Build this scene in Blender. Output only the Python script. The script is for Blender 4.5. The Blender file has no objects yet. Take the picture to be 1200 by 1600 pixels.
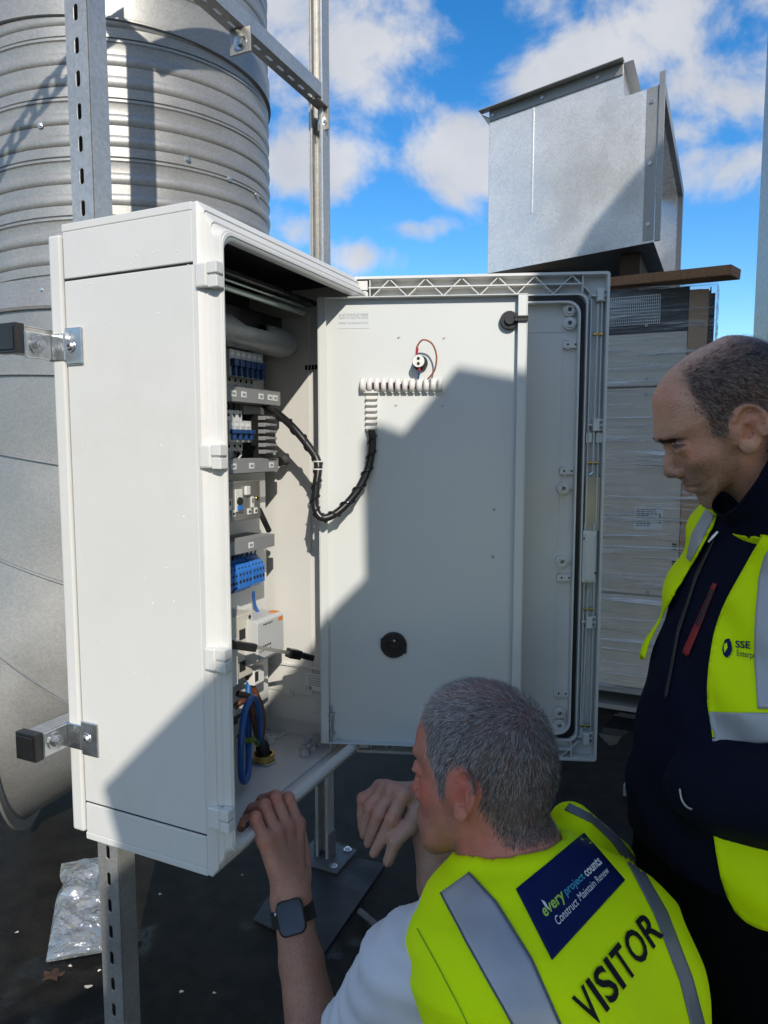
import bpy, bmesh, math, random
import numpy as np
from mathutils import Vector, Matrix
from mathutils.bvhtree import BVHTree

R = math.radians
SC = bpy.context.scene
COL = SC.collection

# ------------------------------------------------------------------ camera, sky, sun, exposure
F, PITCH, CAM_H = 1094.1, 0.0926, 1.265
cam = bpy.data.cameras.new('camera')
cam_o = bpy.data.objects.new('camera', cam)
COL.objects.link(cam_o)
cam.sensor_fit = 'VERTICAL'
cam.sensor_height = 24.0
cam.lens = F / 1600 * 24.0
cam.clip_start = 0.05
cam.clip_end = 4000
cam_o.location = (0, 0, CAM_H)
cam_o.rotation_euler = (math.pi / 2 - PITCH, 0, 0)
SC.camera = cam_o
SC.view_settings.view_transform = 'Standard'
SC.view_settings.look = 'None'
SC.view_settings.gamma = 1
SC.view_settings.exposure = 0.5
SC.view_settings.use_curve_mapping = False

SUN_EL, SUN_TH = R(32), R(-10.8)          # elevation; heading of the light's travel, from +Y
LDIR = Vector((math.sin(SUN_TH) * math.cos(SUN_EL), math.cos(SUN_TH) * math.cos(SUN_EL), -math.sin(SUN_EL)))
sun = bpy.data.lights.new('sun', 'SUN')
sun.energy = 2.75
sun.angle = R(0.4)
sun.color = (1, 0.93, 0.82)
sun_o = bpy.data.objects.new('sun', sun)
COL.objects.link(sun_o)
sun_o.rotation_euler = LDIR.to_track_quat('-Z', 'Y').to_euler()
sun_o.location = (1, -4, 6)


def ray(u, v):
    x, up = (u - 600) / F, (800 - v) / F
    c, s = math.cos(PITCH), math.sin(PITCH)
    return Vector((x, c + up * s, up * c - s))


CAM = Vector((0, 0, CAM_H))


def at(u, v, Y):
    r = ray(u, v)
    return CAM + r * (Y / r.y)


def onplane(u, v, p0, n):
    r = ray(u, v)
    return CAM + r * ((Vector(p0) - CAM).dot(n) / r.dot(n))


def sky_world():
    w = bpy.data.worlds.new('World')
    SC.world = w
    w.use_nodes = True
    nt = w.node_tree
    N, Lk = nt.nodes, nt.links
    bg = N['Background']
    sky = N.new('ShaderNodeTexSky')
    sky.sky_type = 'NISHITA'
    sky.sun_disc = False
    sky.sun_elevation = SUN_EL
    sky.sun_rotation = math.pi + SUN_TH      # the sun stands behind the camera
    sky.altitude = 50
    sky.air_density = 1.0
    sky.dust_density = 0.25
    sky.ozone_density = 2.5
    bg.inputs['Strength'].default_value = 0.15
    hs = N.new('ShaderNodeHueSaturation')
    hs.inputs['Saturation'].default_value = 1.38
    hs.inputs['Value'].default_value = 0.88
    hs.inputs['Hue'].default_value = 0.502
    Lk.new(sky.outputs[0], hs.inputs['Color'])
    geo = N.new('ShaderNodeTexCoord')
    d = geo.outputs['Generated']

    def math_(op, a, b=None, c=None, clamp=False):
        m = N.new('ShaderNodeMath')
        m.operation = op
        m.use_clamp = clamp
        for i, x in enumerate((a, b, c)):
            if x is None:
                continue
            if isinstance(x, (int, float)):
                m.inputs[i].default_value = x
            else:
                Lk.new(x, m.inputs[i])
        return m.outputs[0]

    nz = N.new('ShaderNodeTexNoise')
    nz.inputs['Scale'].default_value = 6.5
    nz.inputs['Detail'].default_value = 9
    nz.inputs['Roughness'].default_value = 0.58
    nz.inputs['Distortion'].default_value = 0.35
    Lk.new(d, nz.inputs['Vector'])
    big = N.new('ShaderNodeTexNoise')
    big.inputs['Scale'].default_value = 1.7
    big.inputs['Detail'].default_value = 3
    Lk.new(d, big.inputs['Vector'])
    # cumulus banks: where each stands in the sky and how wide and high it is
    blobs = [(560, 75, 150, 95), (600, 5, 110, 70), (480, 262, 120, 62), (440, 372, 90, 60), (545, 400, 120, 40),
             (655, 357, 75, 26), (960, 75, 190, 80), (850, 115, 95, 65), (1110, 10, 190, 95), (1120, 150, 150, 110), (735, 245, 105, 75),
             (1130, 255, 150, 55), (300, -60, 300, 90), (1300, 90, 150, 120), (700, -250, 500, 120), (-200, 300, 300, 90),
             (1600, 420, 260, 70)]
    dens = None
    for (u, v, ru, rv) in blobs:
        c = ray(u, v).normalized()
        sub = N.new('ShaderNodeVectorMath')
        sub.operation = 'SUBTRACT'
        Lk.new(d, sub.inputs[0])
        sub.inputs[1].default_value = c
        mul = N.new('ShaderNodeVectorMath')
        mul.operation = 'MULTIPLY'
        Lk.new(sub.outputs[0], mul.inputs[0])
        mul.inputs[1].default_value = (F / ru, F / (ru + rv) * 0.8, F / rv)
        ln = N.new('ShaderNodeVectorMath')
        ln.operation = 'LENGTH'
        Lk.new(mul.outputs[0], ln.inputs[0])
        g = math_('SUBTRACT', 1.25, ln.outputs['Value'], clamp=True)
        dens = g if dens is None else math_('MAXIMUM', dens, g)
    # the rest of the sky carries the same broken cloud
    sep = N.new('ShaderNodeSeparateXYZ')
    Lk.new(d, sep.inputs[0])
    away = math_('MULTIPLY_ADD', sep.outputs[1], -2.0, 1.2, clamp=True)
    rest = math_('MULTIPLY', math_('MULTIPLY_ADD', big.outputs[0], 6.0, -2.35, clamp=True), away)
    dens = math_('MAXIMUM', dens, rest)
    tot = math_('MULTIPLY_ADD', math_('SUBTRACT', nz.outputs[0], 0.5), 3.2, dens)
    mr = N.new('ShaderNodeMapRange')
    mr.interpolation_type = 'SMOOTHSTEP'
    mr.inputs[1].default_value = 0.32
    mr.inputs[2].default_value = 0.98
    Lk.new(tot, mr.inputs[0])
    up = math_('MULTIPLY_ADD', sep.outputs[2], 9.0, 0.2, clamp=True)
    fac = math_('MULTIPLY', math_('MULTIPLY', mr.outputs[0], 0.93), up)
    nz2 = N.new('ShaderNodeTexNoise')
    nz2.inputs['Scale'].default_value = 7
    nz2.inputs['Detail'].default_value = 5
    Lk.new(d, nz2.inputs['Vector'])
    cr = N.new('ShaderNodeValToRGB')
    cr.color_ramp.elements[0].position = 0.3
    cr.color_ramp.elements[0].color = (2.75, 2.85, 3.1, 1)
    cr.color_ramp.elements[1].position = 0.72
    cr.color_ramp.elements[1].color = (3.7, 3.72, 3.8, 1)
    Lk.new(nz2.outputs[0], cr.inputs[0])
    mix = N.new('ShaderNodeMix')
    mix.data_type = 'RGBA'
    Lk.new(fac, mix.inputs[0])
    Lk.new(hs.outputs[0], mix.inputs[6])
    Lk.new(cr.outputs[0], mix.inputs[7])
    Lk.new(mix.outputs[2], bg.inputs['Color'])


sky_world()

# ------------------------------------------------------------------ materials


def mat(name, col, rough=0.5, metal=0.0, var=0.12, vscale=8.0, bump=0.0, bscale=60.0, rvar=0.15, stretch=(1, 1, 1),
        spec=0.5, sss=0.0, dirt=None, dirt_amt=0.0, dscale=3.0, coat=0.0, attr=None):
    m = bpy.data.materials.new(name)
    m.use_nodes = True
    nt = m.node_tree
    N, Lk = nt.nodes, nt.links
    b = N['Principled BSDF']
    tc = N.new('ShaderNodeTexCoord')
    mp = N.new('ShaderNodeMapping')
    mp.inputs['Scale'].default_value = stretch
    Lk.new(tc.outputs['Object'], mp.inputs['Vector'])
    n1 = N.new('ShaderNodeTexNoise')
    n1.inputs['Scale'].default_value = vscale
    n1.inputs['Detail'].default_value = 6
    Lk.new(mp.outputs[0], n1.inputs['Vector'])
    mr = N.new('ShaderNodeMapRange')
    mr.inputs[1].default_value = 0.25
    mr.inputs[2].default_value = 0.75
    mr.inputs[3].default_value = 1 - var
    mr.inputs[4].default_value = 1 + var
    Lk.new(n1.outputs[0], mr.inputs[0])
    mul = N.new('ShaderNodeVectorMath')
    mul.operation = 'SCALE'
    Lk.new(mr.outputs[0], mul.inputs['Scale'])
    if attr:
        at_ = N.new('ShaderNodeAttribute')
        at_.attribute_name = attr
        Lk.new(at_.outputs['Color'], mul.inputs[0])
    else:
        mul.inputs[0].default_value = col
    out = mul.outputs[0]
    if dirt:
        n2 = N.new('ShaderNodeTexNoise')
        n2.inputs['Scale'].default_value = dscale
        n2.inputs['Detail'].default_value = 10
        n2.inputs['Roughness'].default_value = 0.65
        Lk.new(mp.outputs[0], n2.inputs['Vector'])
        r2 = N.new('ShaderNodeMapRange')
        r2.inputs[1].default_value = 0.5
        r2.inputs[2].default_value = 0.75
        r2.inputs[4].default_value = dirt_amt
        Lk.new(n2.outputs[0], r2.inputs[0])
        mx = N.new('ShaderNodeMix')
        mx.data_type = 'RGBA'
        Lk.new(r2.outputs[0], mx.inputs[0])
        Lk.new(out, mx.inputs[6])
        mx.inputs[7].default_value = (*dirt, 1)
        out = mx.outputs[2]
    Lk.new(out, b.inputs['Base Color'])
    rr = N.new('ShaderNodeMapRange')
    rr.inputs[1].default_value = 0.3
    rr.inputs[2].default_value = 0.7
    rr.inputs[3].default_value = max(0.02, rough - rvar)
    rr.inputs[4].default_value = min(1, rough + rvar)
    Lk.new(n1.outputs[0], rr.inputs[0])
    Lk.new(rr.outputs[0], b.inputs['Roughness'])
    b.inputs['Metallic'].default_value = metal
    b.inputs['Specular IOR Level'].default_value = spec
    if coat:
        b.inputs['Coat Weight'].default_value = coat
        b.inputs['Coat Roughness'].default_value = 0.1
    if sss:
        b.inputs['Subsurface Weight'].default_value = sss
        b.inputs['Subsurface Radius'].default_value = (1.0, 0.35, 0.2)
        b.inputs['Subsurface Scale'].default_value = 0.008
    if bump:
        n3 = N.new('ShaderNodeTexNoise')
        n3.inputs['Scale'].default_value = bscale
        n3.inputs['Detail'].default_value = 4
        Lk.new(mp.outputs[0], n3.inputs['Vector'])
        bp = N.new('ShaderNodeBump')
        bp.inputs['Strength'].default_value = bump
        bp.inputs['Distance'].default_value = 0.01
        Lk.new(n3.outputs[0], bp.inputs['Height'])
        Lk.new(bp.outputs[0], b.inputs['Normal'])
    return m


def galv(name, col=(0.5, 0.52, 0.54), rough=0.42, metal=0.75, scale=90.0, streak=0.0):
    """hot-dip galvanised sheet: spangle cells, cloudy oxide, faint run marks"""
    m = mat(name, col, rough, metal, var=0.12, vscale=5, rvar=0.08)
    nt = m.node_tree
    N, Lk = nt.nodes, nt.links
    b = N['Principled BSDF']
    tc = N.new('ShaderNodeTexCoord')
    v = N.new('ShaderNodeTexVoronoi')
    v.inputs['Scale'].default_value = scale
    Lk.new(tc.outputs['Object'], v.inputs['Vector'])
    hsv = N.new('ShaderNodeSeparateColor')
    Lk.new(v.outputs['Color'], hsv.inputs[0])
    mr = N.new('ShaderNodeMapRange')
    mr.inputs[3].default_value = 0.9
    mr.inputs[4].default_value = 1.08
    Lk.new(hsv.outputs[0], mr.inputs[0])
    old = b.inputs['Base Color'].links[0].from_socket
    sc = N.new('ShaderNodeVectorMath')
    sc.operation = 'SCALE'
    Lk.new(old, sc.inputs[0])
    Lk.new(mr.outputs[0], sc.inputs['Scale'])
    out = sc.outputs[0]
    if streak:
        mp = N.new('ShaderNodeMapping')
        mp.inputs['Scale'].default_value = (26, 26, 1.6)
        Lk.new(tc.outputs['Object'], mp.inputs['Vector'])
        n = N.new('ShaderNodeTexNoise')
        n.inputs['Scale'].default_value = 1
        n.inputs['Detail'].default_value = 5
        Lk.new(mp.outputs[0], n.inputs['Vector'])
        r2 = N.new('ShaderNodeMapRange')
        r2.inputs[1].default_value = 0.63
        r2.inputs[2].default_value = 0.72
        r2.inputs[4].default_value = streak
        Lk.new(n.outputs[0], r2.inputs[0])
        mx = N.new('ShaderNodeMix')
        mx.data_type = 'RGBA'
        Lk.new(r2.outputs[0], mx.inputs[0])
        Lk.new(out, mx.inputs[6])
        mx.inputs[7].default_value = (0.85, 0.86, 0.85, 1)
        out = mx.outputs[2]
    Lk.new(out, b.inputs['Base Color'])
    return m


M = {}
M['polyester'] = mat('polyester_white', (0.69, 0.685, 0.655), 0.4, var=0.035, vscale=3, bump=0.03, bscale=250, rvar=0.08,
                     dirt=(0.46, 0.44, 0.39), dirt_amt=0.22, dscale=5)
M['panel'] = mat('panel_paint', (0.66, 0.68, 0.66), 0.4, var=0.02, vscale=4, bump=0.04, bscale=420, rvar=0.05)
M['plate'] = mat('mounting_plate_paint', (0.64, 0.65, 0.64), 0.4, var=0.03)
M['trunk'] = mat('grey_trunking', (0.27, 0.28, 0.29), 0.45, var=0.04)
M['white'] = mat('white_plastic', (0.78, 0.77, 0.73), 0.35, var=0.03)
M['cream'] = mat('cream_plastic', (0.62, 0.59, 0.5), 0.4, var=0.05)
M['ltgrey'] = mat('light_grey_plastic', (0.56, 0.57, 0.57), 0.4, var=0.04)
M['black'] = mat('black_plastic', (0.016, 0.016, 0.017), 0.32, var=0.2)
M['rubber'] = mat('black_rubber', (0.012, 0.012, 0.012), 0.6, var=0.3, bump=0.1)
M['blue'] = mat('blue_plastic', (0.035, 0.19, 0.62), 0.35, var=0.06)
M['toggle'] = mat('dark_blue_toggle', (0.013, 0.055, 0.18), 0.35, var=0.06)
M['drop'] = mat('water_drop', (0.75, 0.76, 0.76), 0.04, var=0.02, spec=1.0)
M['bluew'] = mat('blue_cable', (0.02, 0.11, 0.36), 0.35, var=0.08)
M['brownw'] = mat('brown_cable', (0.13, 0.045, 0.02), 0.35, var=0.1)
M['greenw'] = mat('green_yellow_cable', (0.13, 0.2, 0.02), 0.35, var=0.3, vscale=60)
M['brass'] = mat('brass', (0.62, 0.42, 0.13), 0.28, 1.0, var=0.1)
M['steel'] = mat('zinc_steel', (0.6, 0.62, 0.64), 0.28, 0.95, var=0.12, vscale=20)
M['satin'] = mat('satin_steel_plate', (0.36, 0.35, 0.32), 0.42, 0.6, var=0.06)
M['lamp'] = mat('lamp_diffuser', (0.6, 0.62, 0.6), 0.25, var=0.03)
M['orange'] = mat('orange_sticker', (0.75, 0.24, 0.03), 0.5, var=0.05)
M['sticker'] = mat('label_paper', (0.78, 0.79, 0.78), 0.5, var=0.03)
M['ink'] = mat('printed_ink', (0.012, 0.012, 0.014), 0.7, var=0.1, spec=.15)
M['greyink'] = mat('grey_ink', (0.3, 0.31, 0.32), 0.6, var=0.1)
M['galv'] = galv('galvanised_steel', (0.375, 0.37, 0.355), 0.46, 0.5, 220)
M['strut'] = galv('galvanised_strut', (0.5, 0.495, 0.475), 0.42, 0.65, 160)
M['duct'] = galv('galvanised_sheet', (0.86, 0.85, 0.83), 0.27, 0.5, 130, streak=0.8)
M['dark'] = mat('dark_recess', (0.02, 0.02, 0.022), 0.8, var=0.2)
M['timber'] = mat('weathered_timber', (0.3, 0.145, 0.065), 0.7, var=0.4, vscale=4, stretch=(2, 30, 30), bump=0.3, bscale=30)
M['card'] = mat('brown_cardboard', (0.5, 0.3, 0.16), 0.7, var=0.1, bump=0.1)
M['crate'] = mat('cream_casing', (0.70, 0.62, 0.50), 0.5, var=0.06)
M['pallet'] = mat('pallet_rail', (0.3, 0.28, 0.25), 0.7, var=0.1)
M['wire'] = mat('white_wire', (0.6, 0.6, 0.58), 0.4, 0.3, var=0.05)
M['blocker_skin'] = mat('blocker_paint', (0.6, 0.6, 0.58), 0.5, 0.2, var=0.05)

# ------------------------------------------------------------------ mesh builder


class MB:
    def __init__(s):
        s.v, s.f = [], []

    def add(s, vs, fs):
        o = len(s.v)
        s.v += [tuple(p) for p in vs]
        s.f += [tuple(i + o for i in q) for q in fs]
        return s

    def box(s, x0, x1, y0, y1, z0, z1):
        if x0 > x1: x0, x1 = x1, x0
        if y0 > y1: y0, y1 = y1, y0
        if z0 > z1: z0, z1 = z1, z0
        return s.add([(x0, y0, z0), (x1, y0, z0), (x1, y1, z0), (x0, y1, z0), (x0, y0, z1), (x1, y0, z1), (x1, y1, z1), (x0, y1, z1)],
                     [(0, 3, 2, 1), (4, 5, 6, 7), (0, 1, 5, 4), (1, 2, 6, 5), (2, 3, 7, 6), (3, 0, 4, 7)])

    def hexa(s, p):
        """eight corners: bottom ring then top ring, counter-clockwise seen from above"""
        return s.add(p, [(0, 3, 2, 1), (4, 5, 6, 7), (0, 1, 5, 4), (1, 2, 6, 5), (2, 3, 7, 6), (3, 0, 4, 7)])

    def bar(s, p0, p1, w, t, up=(0, 0, 1)):
        p0, p1 = Vector(p0), Vector(p1)
        d = (p1 - p0).normalized()
        a = d.cross(Vector(up))
        if a.length < 1e-4: a = d.cross(Vector((1, 0, 0)))
        a.normalize()
        b = a.cross(d).normalized()
        vs = []
        for p in (p0, p1):
            for (i, j) in ((-1, -1), (1, -1), (1, 1), (-1, 1)):
                vs.append(p + a * (w / 2 * i) + b * (t / 2 * j))
        return s.add(vs, [(0, 1, 2, 3), (7, 6, 5, 4), (0, 4, 5, 1), (1, 5, 6, 2), (2, 6, 7, 3), (3, 7, 4, 0)])

    def cyl(s, p0, p1, r0, r1=None, n=16, cap=True):
        r1 = r0 if r1 is None else r1
        p0, p1 = Vector(p0), Vector(p1)
        d = (p1 - p0).normalized()
        a = d.orthogonal().normalized()
        b = d.cross(a)
        vs = []
        for p, r in ((p0, r0), (p1, r1)):
            for i in range(n):
                t = 2 * math.pi * i / n
                vs.append(p + (a * math.cos(t) + b * math.sin(t)) * r)
        fs = [(i, (i + 1) % n, n + (i + 1) % n, n + i) for i in range(n)]
        if cap: fs += [tuple(range(n - 1, -1, -1)), tuple(range(n, 2 * n))]
        return s.add(vs, fs)

    def ring(s, c, axis, ro, ri, h, n=24):
        """flat washer-like ring with its base at c, extruded h along axis"""
        c, d = Vector(c), Vector(axis).normalized()
        a = d.orthogonal().normalized()
        b = d.cross(a)
        vs = []
        for off, r in ((0, ro), (h, ro), (h, ri), (0, ri)):
            for i in range(n):
                t = 2 * math.pi * i / n
                vs.append(c + d * off + (a * math.cos(t) + b * math.sin(t)) * r)
        fs = []
        for k in range(4):
            k2 = (k + 1) % 4
            fs += [(k * n + i, k * n + (i + 1) % n, k2 * n + (i + 1) % n, k2 * n + i) for i in range(n)]
        return s.add(vs, fs)

    def tube(s, pts, r, n=10, cap=True):
        pts = [Vector(p) for p in pts]
        rs = r if isinstance(r, (list, tuple)) else [r] * len(pts)
        t0 = (pts[1] - pts[0]).normalized()
        a = t0.orthogonal().normalized()
        vs, fs = [], []
        for k, p in enumerate(pts):
            t = (pts[min(k + 1, len(pts) - 1)] - pts[max(k - 1, 0)]).normalized()
            a = (a - t * a.dot(t)).normalized()
            b = t.cross(a)
            for i in range(n):
                g = 2 * math.pi * i / n
                vs.append(p + (a * math.cos(g) + b * math.sin(g)) * rs[k])
        for k in range(len(pts) - 1):
            fs += [(k * n + i, k * n + (i + 1) % n, (k + 1) * n + (i + 1) % n, (k + 1) * n + i) for i in range(n)]
        if cap:
            fs += [tuple(range(n - 1, -1, -1)), tuple(range((len(pts) - 1) * n, len(pts) * n))]
        return s.add(vs, fs)

    def prism(s, poly, fn, h0, h1):
        """polygon (2D, ccw) mapped by fn(x, y, h)"""
        n = len(poly)
        vs = [fn(x, y, h0) for x, y in poly] + [fn(x, y, h1) for x, y in poly]
        fs = [tuple(range(n - 1, -1, -1)), tuple(range(n, 2 * n))] + [(i, (i + 1) % n, n + (i + 1) % n, n + i) for i in range(n)]
        return s.add(vs, fs)

    def loops(s, loops, closed=True, cap0=False, cap1=False):
        n = len(loops[0])
        vs = [p for l in loops for p in l]
        fs = []
        for k in range(len(loops) - 1):
            for i in range(n if closed else n - 1):
                fs.append((k * n + i, k * n + (i + 1) % n, (k + 1) * n + (i + 1) % n, (k + 1) * n + i))
        if cap0: fs.append(tuple(range(n - 1, -1, -1)))
        if cap1: fs.append(tuple(range((len(loops) - 1) * n, len(loops) * n)))
        return s.add(vs, fs)

    def xf(s, mtx):
        s.v = [tuple(mtx @ Vector(p)) for p in s.v]
        return s


def rrect(x0, x1, z0, z1, r, k=6):
    pts = []
    for (cx, cz, a0) in ((x1 - r, z0 + r, -90), (x1 - r, z1 - r, 0), (x0 + r, z1 - r, 90), (x0 + r, z0 + r, 180)):
        for i in range(k + 1):
            t = R(a0 + 90 * i / k)
            pts.append((cx + r * math.cos(t), cz + r * math.sin(t)))
    return pts


def obj(name, mb, m, parent=None, smooth=False, bevel=0.0, mtx=None, recalc=True, seg=2, sharp=38):
    me = bpy.data.meshes.new(name)
    me.from_pydata(mb.v, [], mb.f)
    if recalc:
        bm = bmesh.new()
        bm.from_mesh(me)
        bmesh.ops.recalc_face_normals(bm, faces=bm.faces)
        bm.to_mesh(me)
        bm.free()
    me.materials.append(m)
    o = bpy.data.objects.new(name, me)
    COL.objects.link(o)
    if parent: o.parent = parent
    if mtx is not None: o.matrix_local = mtx
    if smooth:
        me.polygons.foreach_set('use_smooth', [True] * len(me.polygons))
        try:
            me.set_sharp_from_angle(angle=R(sharp))
        except Exception:
            pass
    if bevel:
        b = o.modifiers.new('bevel', 'BEVEL')
        b.width = bevel
        b.segments = seg
        b.limit_method = 'ANGLE'
        b.angle_limit = R(40)
    return o


def tag(o, label=None, cat=None, group=None, kind=None):
    if label: o['label'] = label
    if cat: o['category'] = cat
    if group: o['group'] = group
    if kind: o['kind'] = kind
    return o


def empty(name, loc, label, cat, group=None, rz=0.0):
    o = bpy.data.objects.new(name, None)
    o.empty_display_size = 0.1
    COL.objects.link(o)
    o.location = loc
    o.rotation_euler = (0, 0, rz)
    return tag(o, label, cat, group)


def cat_rom(pts, n=8):
    pts = [Vector(p) for p in pts]
    P = [pts[0]] + pts + [pts[-1]]
    out = []
    for i in range(1, len(P) - 2):
        for k in range(n):
            t = k / n
            a, b, c, d = P[i - 1], P[i], P[i + 1], P[i + 2]
            out.append(0.5 * (2 * b + (c - a) * t + (2 * a - 5 * b + 4 * c - d) * t * t + (3 * b - a - 3 * c + d) * t ** 3))
    out.append(pts[-1])
    return out


def text_mesh(body, size, font_bold=False, align='LEFT', space=1.0, extr=0.0):
    cu = bpy.data.curves.new('txt', 'FONT')
    cu.body = body
    cu.size = size
    cu.align_x = align
    cu.space_character = space
    cu.extrude = extr
    cu.resolution_u = 4
    if font_bold: cu.offset = size * 0.018
    o = bpy.data.objects.new('txt', cu)
    COL.objects.link(o)
    dg = bpy.context.evaluated_depsgraph_get()
    me = bpy.data.meshes.new_from_object(o.evaluated_get(dg))
    mb = MB()
    mb.add([tuple(v.co) for v in me.vertices], [tuple(p.vertices) for p in me.polygons])
    bpy.data.objects.remove(o)
    bpy.data.meshes.remove(me)
    return mb

# ------------------------------------------------------------------ the roof underfoot


def gnd(u, v, z=0.0):
    r = ray(u, v)
    return CAM + r * ((z - CAM_H) / r.z)


def roof_material():
    m = bpy.data.materials.new('wet_roof_felt')
    m.use_nodes = True
    nt = m.node_tree
    N, Lk = nt.nodes, nt.links
    b = N['Principled BSDF']
    tc = N.new('ShaderNodeTexCoord')
    o = tc.outputs['Object']
    n1 = N.new('ShaderNodeTexNoise'); n1.inputs['Scale'].default_value = 2.2; n1.inputs['Detail'].default_value = 9
    n2 = N.new('ShaderNodeTexNoise'); n2.inputs['Scale'].default_value = 260; n2.inputs['Detail'].default_value = 3
    n3 = N.new('ShaderNodeTexNoise'); n3.inputs['Scale'].default_value = 14; n3.inputs['Detail'].default_value = 8
    for n in (n1, n2, n3): Lk.new(o, n.inputs['Vector'])
    pud = N.new('ShaderNodeMapRange'); pud.interpolation_type = 'SMOOTHSTEP'
    pud.inputs[1].default_value = 0.575; pud.inputs[2].default_value = 0.64
    Lk.new(n1.outputs[0], pud.inputs[0])
    c = N.new('ShaderNodeValToRGB')
    c.color_ramp.elements[0].position = 0.3; c.color_ramp.elements[0].color = (0.0075, 0.0062, 0.005, 1)
    c.color_ramp.elements[1].position = 0.75; c.color_ramp.elements[1].color = (0.026, 0.021, 0.016, 1)
    Lk.new(n3.outputs[0], c.inputs[0])
    mx = N.new('ShaderNodeMix'); mx.data_type = 'RGBA'
    Lk.new(pud.outputs[0], mx.inputs[0]); Lk.new(c.outputs[0], mx.inputs[6]); mx.inputs[7].default_value = (0.006, 0.006, 0.0065, 1)
    Lk.new(mx.outputs[2], b.inputs['Base Color'])
    r = N.new('ShaderNodeMapRange'); r.inputs[3].default_value = 0.62; r.inputs[4].default_value = 0.07
    Lk.new(pud.outputs[0], r.inputs[0]); Lk.new(r.outputs[0], b.inputs['Roughness'])
    inv = N.new('ShaderNodeMath'); inv.operation = 'SUBTRACT'; inv.inputs[0].default_value = 1.05
    Lk.new(pud.outputs[0], inv.inputs[1])
    bp = N.new('ShaderNodeBump'); bp.inputs['Distance'].default_value = 0.004
    Lk.new(inv.outputs[0], bp.inputs['Strength']); Lk.new(n2.outputs[0], bp.inputs['Height'])
    Lk.new(bp.outputs[0], b.inputs['Normal'])
    sp = N.new('ShaderNodeMapRange'); sp.inputs[3].default_value = 0.12; sp.inputs[4].default_value = 0.5
    Lk.new(pud.outputs[0], sp.inputs[0]); Lk.new(sp.outputs[0], b.inputs['Specular IOR Level'])
    return m


M['roof'] = roof_material()
g = obj('ground', MB().add([(-900, -900, 0), (900, -900, 0), (900, 900, 0), (-900, 900, 0)], [(0, 1, 2, 3)]), M['roof'])
tag(g, kind='structure')

# ------------------------------------------------------------------ spiral duct with its bend
DC, DR = Vector((-0.8475, 2.405, 0)), 0.46
PITCHZ = 0.1515


def spiral_band(z0, z1, R0, phase_z, nth=200):
    mb = MB()
    prof = []          # (phase along the strip, radial offset)
    for t, o in ((0.0, 0), (0.015, .001), (0.03, .0035), (0.07, .0035), (0.078, -.005), (0.1, -.005), (0.11, 0), (0.27, 0), (0.295, .0035), (0.37, .005), (0.445, .0035), (0.47, 0),
                 (0.63, 0), (0.655, .0035), (0.73, .005), (0.805, .0035), (0.83, 0)):
        prof.append((t, o))
    k0 = int((z0 - phase_z) / PITCHZ) - 2
    k1 = int((z1 - phase_z) / PITCHZ) + 2
    rows = [(phase_z + (k + t) * PITCHZ, o) for k in range(k0, k1) for t, o in prof]
    rings = []
    for z, o in rows:
        ring = []
        for i in range(nth + 1):
            th = 2 * math.pi * i / nth - math.pi
            ph = th
            zz = z + PITCHZ / (2 * math.pi) * ph
            zz = min(max(zz, z0), z1)
            ring.append((DC.x + (R0 + o) * math.sin(th), DC.y - (R0 + o) * math.cos(th), zz))
        rings.append(ring)
    return mb.loops(rings, closed=False)


duct = empty('spiral_duct', (DC.x, DC.y, 0), 'large round galvanised duct with ribbed spiral bands, behind the white cabinet', 'duct')
DI = Matrix.Translation(-duct.location)
obj('spiral_pipe', spiral_band(1.71, 3.6, DR, 2.323 - 14 * PITCHZ).xf(DI), M['galv'], duct, smooth=True)


def lathe(prof, n=128):
    mb = MB()
    mb.loops([[(DC.x + r * math.cos(2 * math.pi * i / n), DC.y + r * math.sin(2 * math.pi * i / n), z) for i in range(n)] for r, z in prof])
    return mb


obj('collar', lathe([(DR + .001, 2.385), (DR + .011, 2.387), (DR + .011, 2.392), (DR + .008, 2.395), (DR + .008, 2.47), (DR + .001, 2.475)]).xf(DI), M['galv'], duct, smooth=True)
obj('collar', lathe([(DR - .001, 1.638), (DR + .007, 1.64), (DR + .009, 1.648), (DR + .006, 1.652), (DR + .006, 1.715), (DR + .001, 1.72)]).xf(DI), M['galv'], duct, smooth=True)
# screws round the bands
for az, z in ((-32, 2.09), (4, 2.085), (40, 2.07), (57, 2.055), (75, 2.05), (-62, 2.1), (-50, 1.69), (-10, 1.69), (-8, 2.115), (72, 1.94)):
    t = R(az)
    n_ = Vector((math.sin(t), -math.cos(t), 0))
    p = DC + n_ * (DR + .002) + Vector((0, 0, z))
    mb = MB().cyl(p, p + n_ * .003, .0075, n=12).cyl(p + n_ * .003, p + n_ * .0075, .004, n=6)
    obj('screw', mb.xf(DI), M['steel'], duct)
# segmented bend, each gore a piece with a raised seam
axis = [(0, 1.645), (0, 1.46), (-.02, 1.20), (-.10, .87), (-.23, .60), (-.36, .50)]
hd = Vector((-.97, -.24, 0)).normalized()
cpts = [DC + hd * (-a) * 1.0 + Vector((0, 0, z)) for a, z in axis]
NB = 96
rings = []
for i, p in enumerate(cpts):
    dirs = []
    if i > 0: dirs.append((cpts[i] - cpts[i - 1]).normalized())
    if i < len(cpts) - 1: dirs.append((cpts[i + 1] - cpts[i]).normalized())
    if i == len(cpts) - 1: dirs = [hd]
    if i == 0: dirs = [Vector((0, 0, -1))]
    nrm = sum(dirs, Vector()).normalized()
    side = nrm.cross(Vector((-hd.y, hd.x, 0))).normalized()
    lat = Vector((-hd.y, hd.x, 0))
    k = 1 / max(.5, abs(nrm.dot(dirs[0])))
    rings.append([p + (side * math.cos(2 * math.pi * j / NB) * k + lat * math.sin(2 * math.pi * j / NB)) * (DR - .002) for j in range(NB)])
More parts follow.
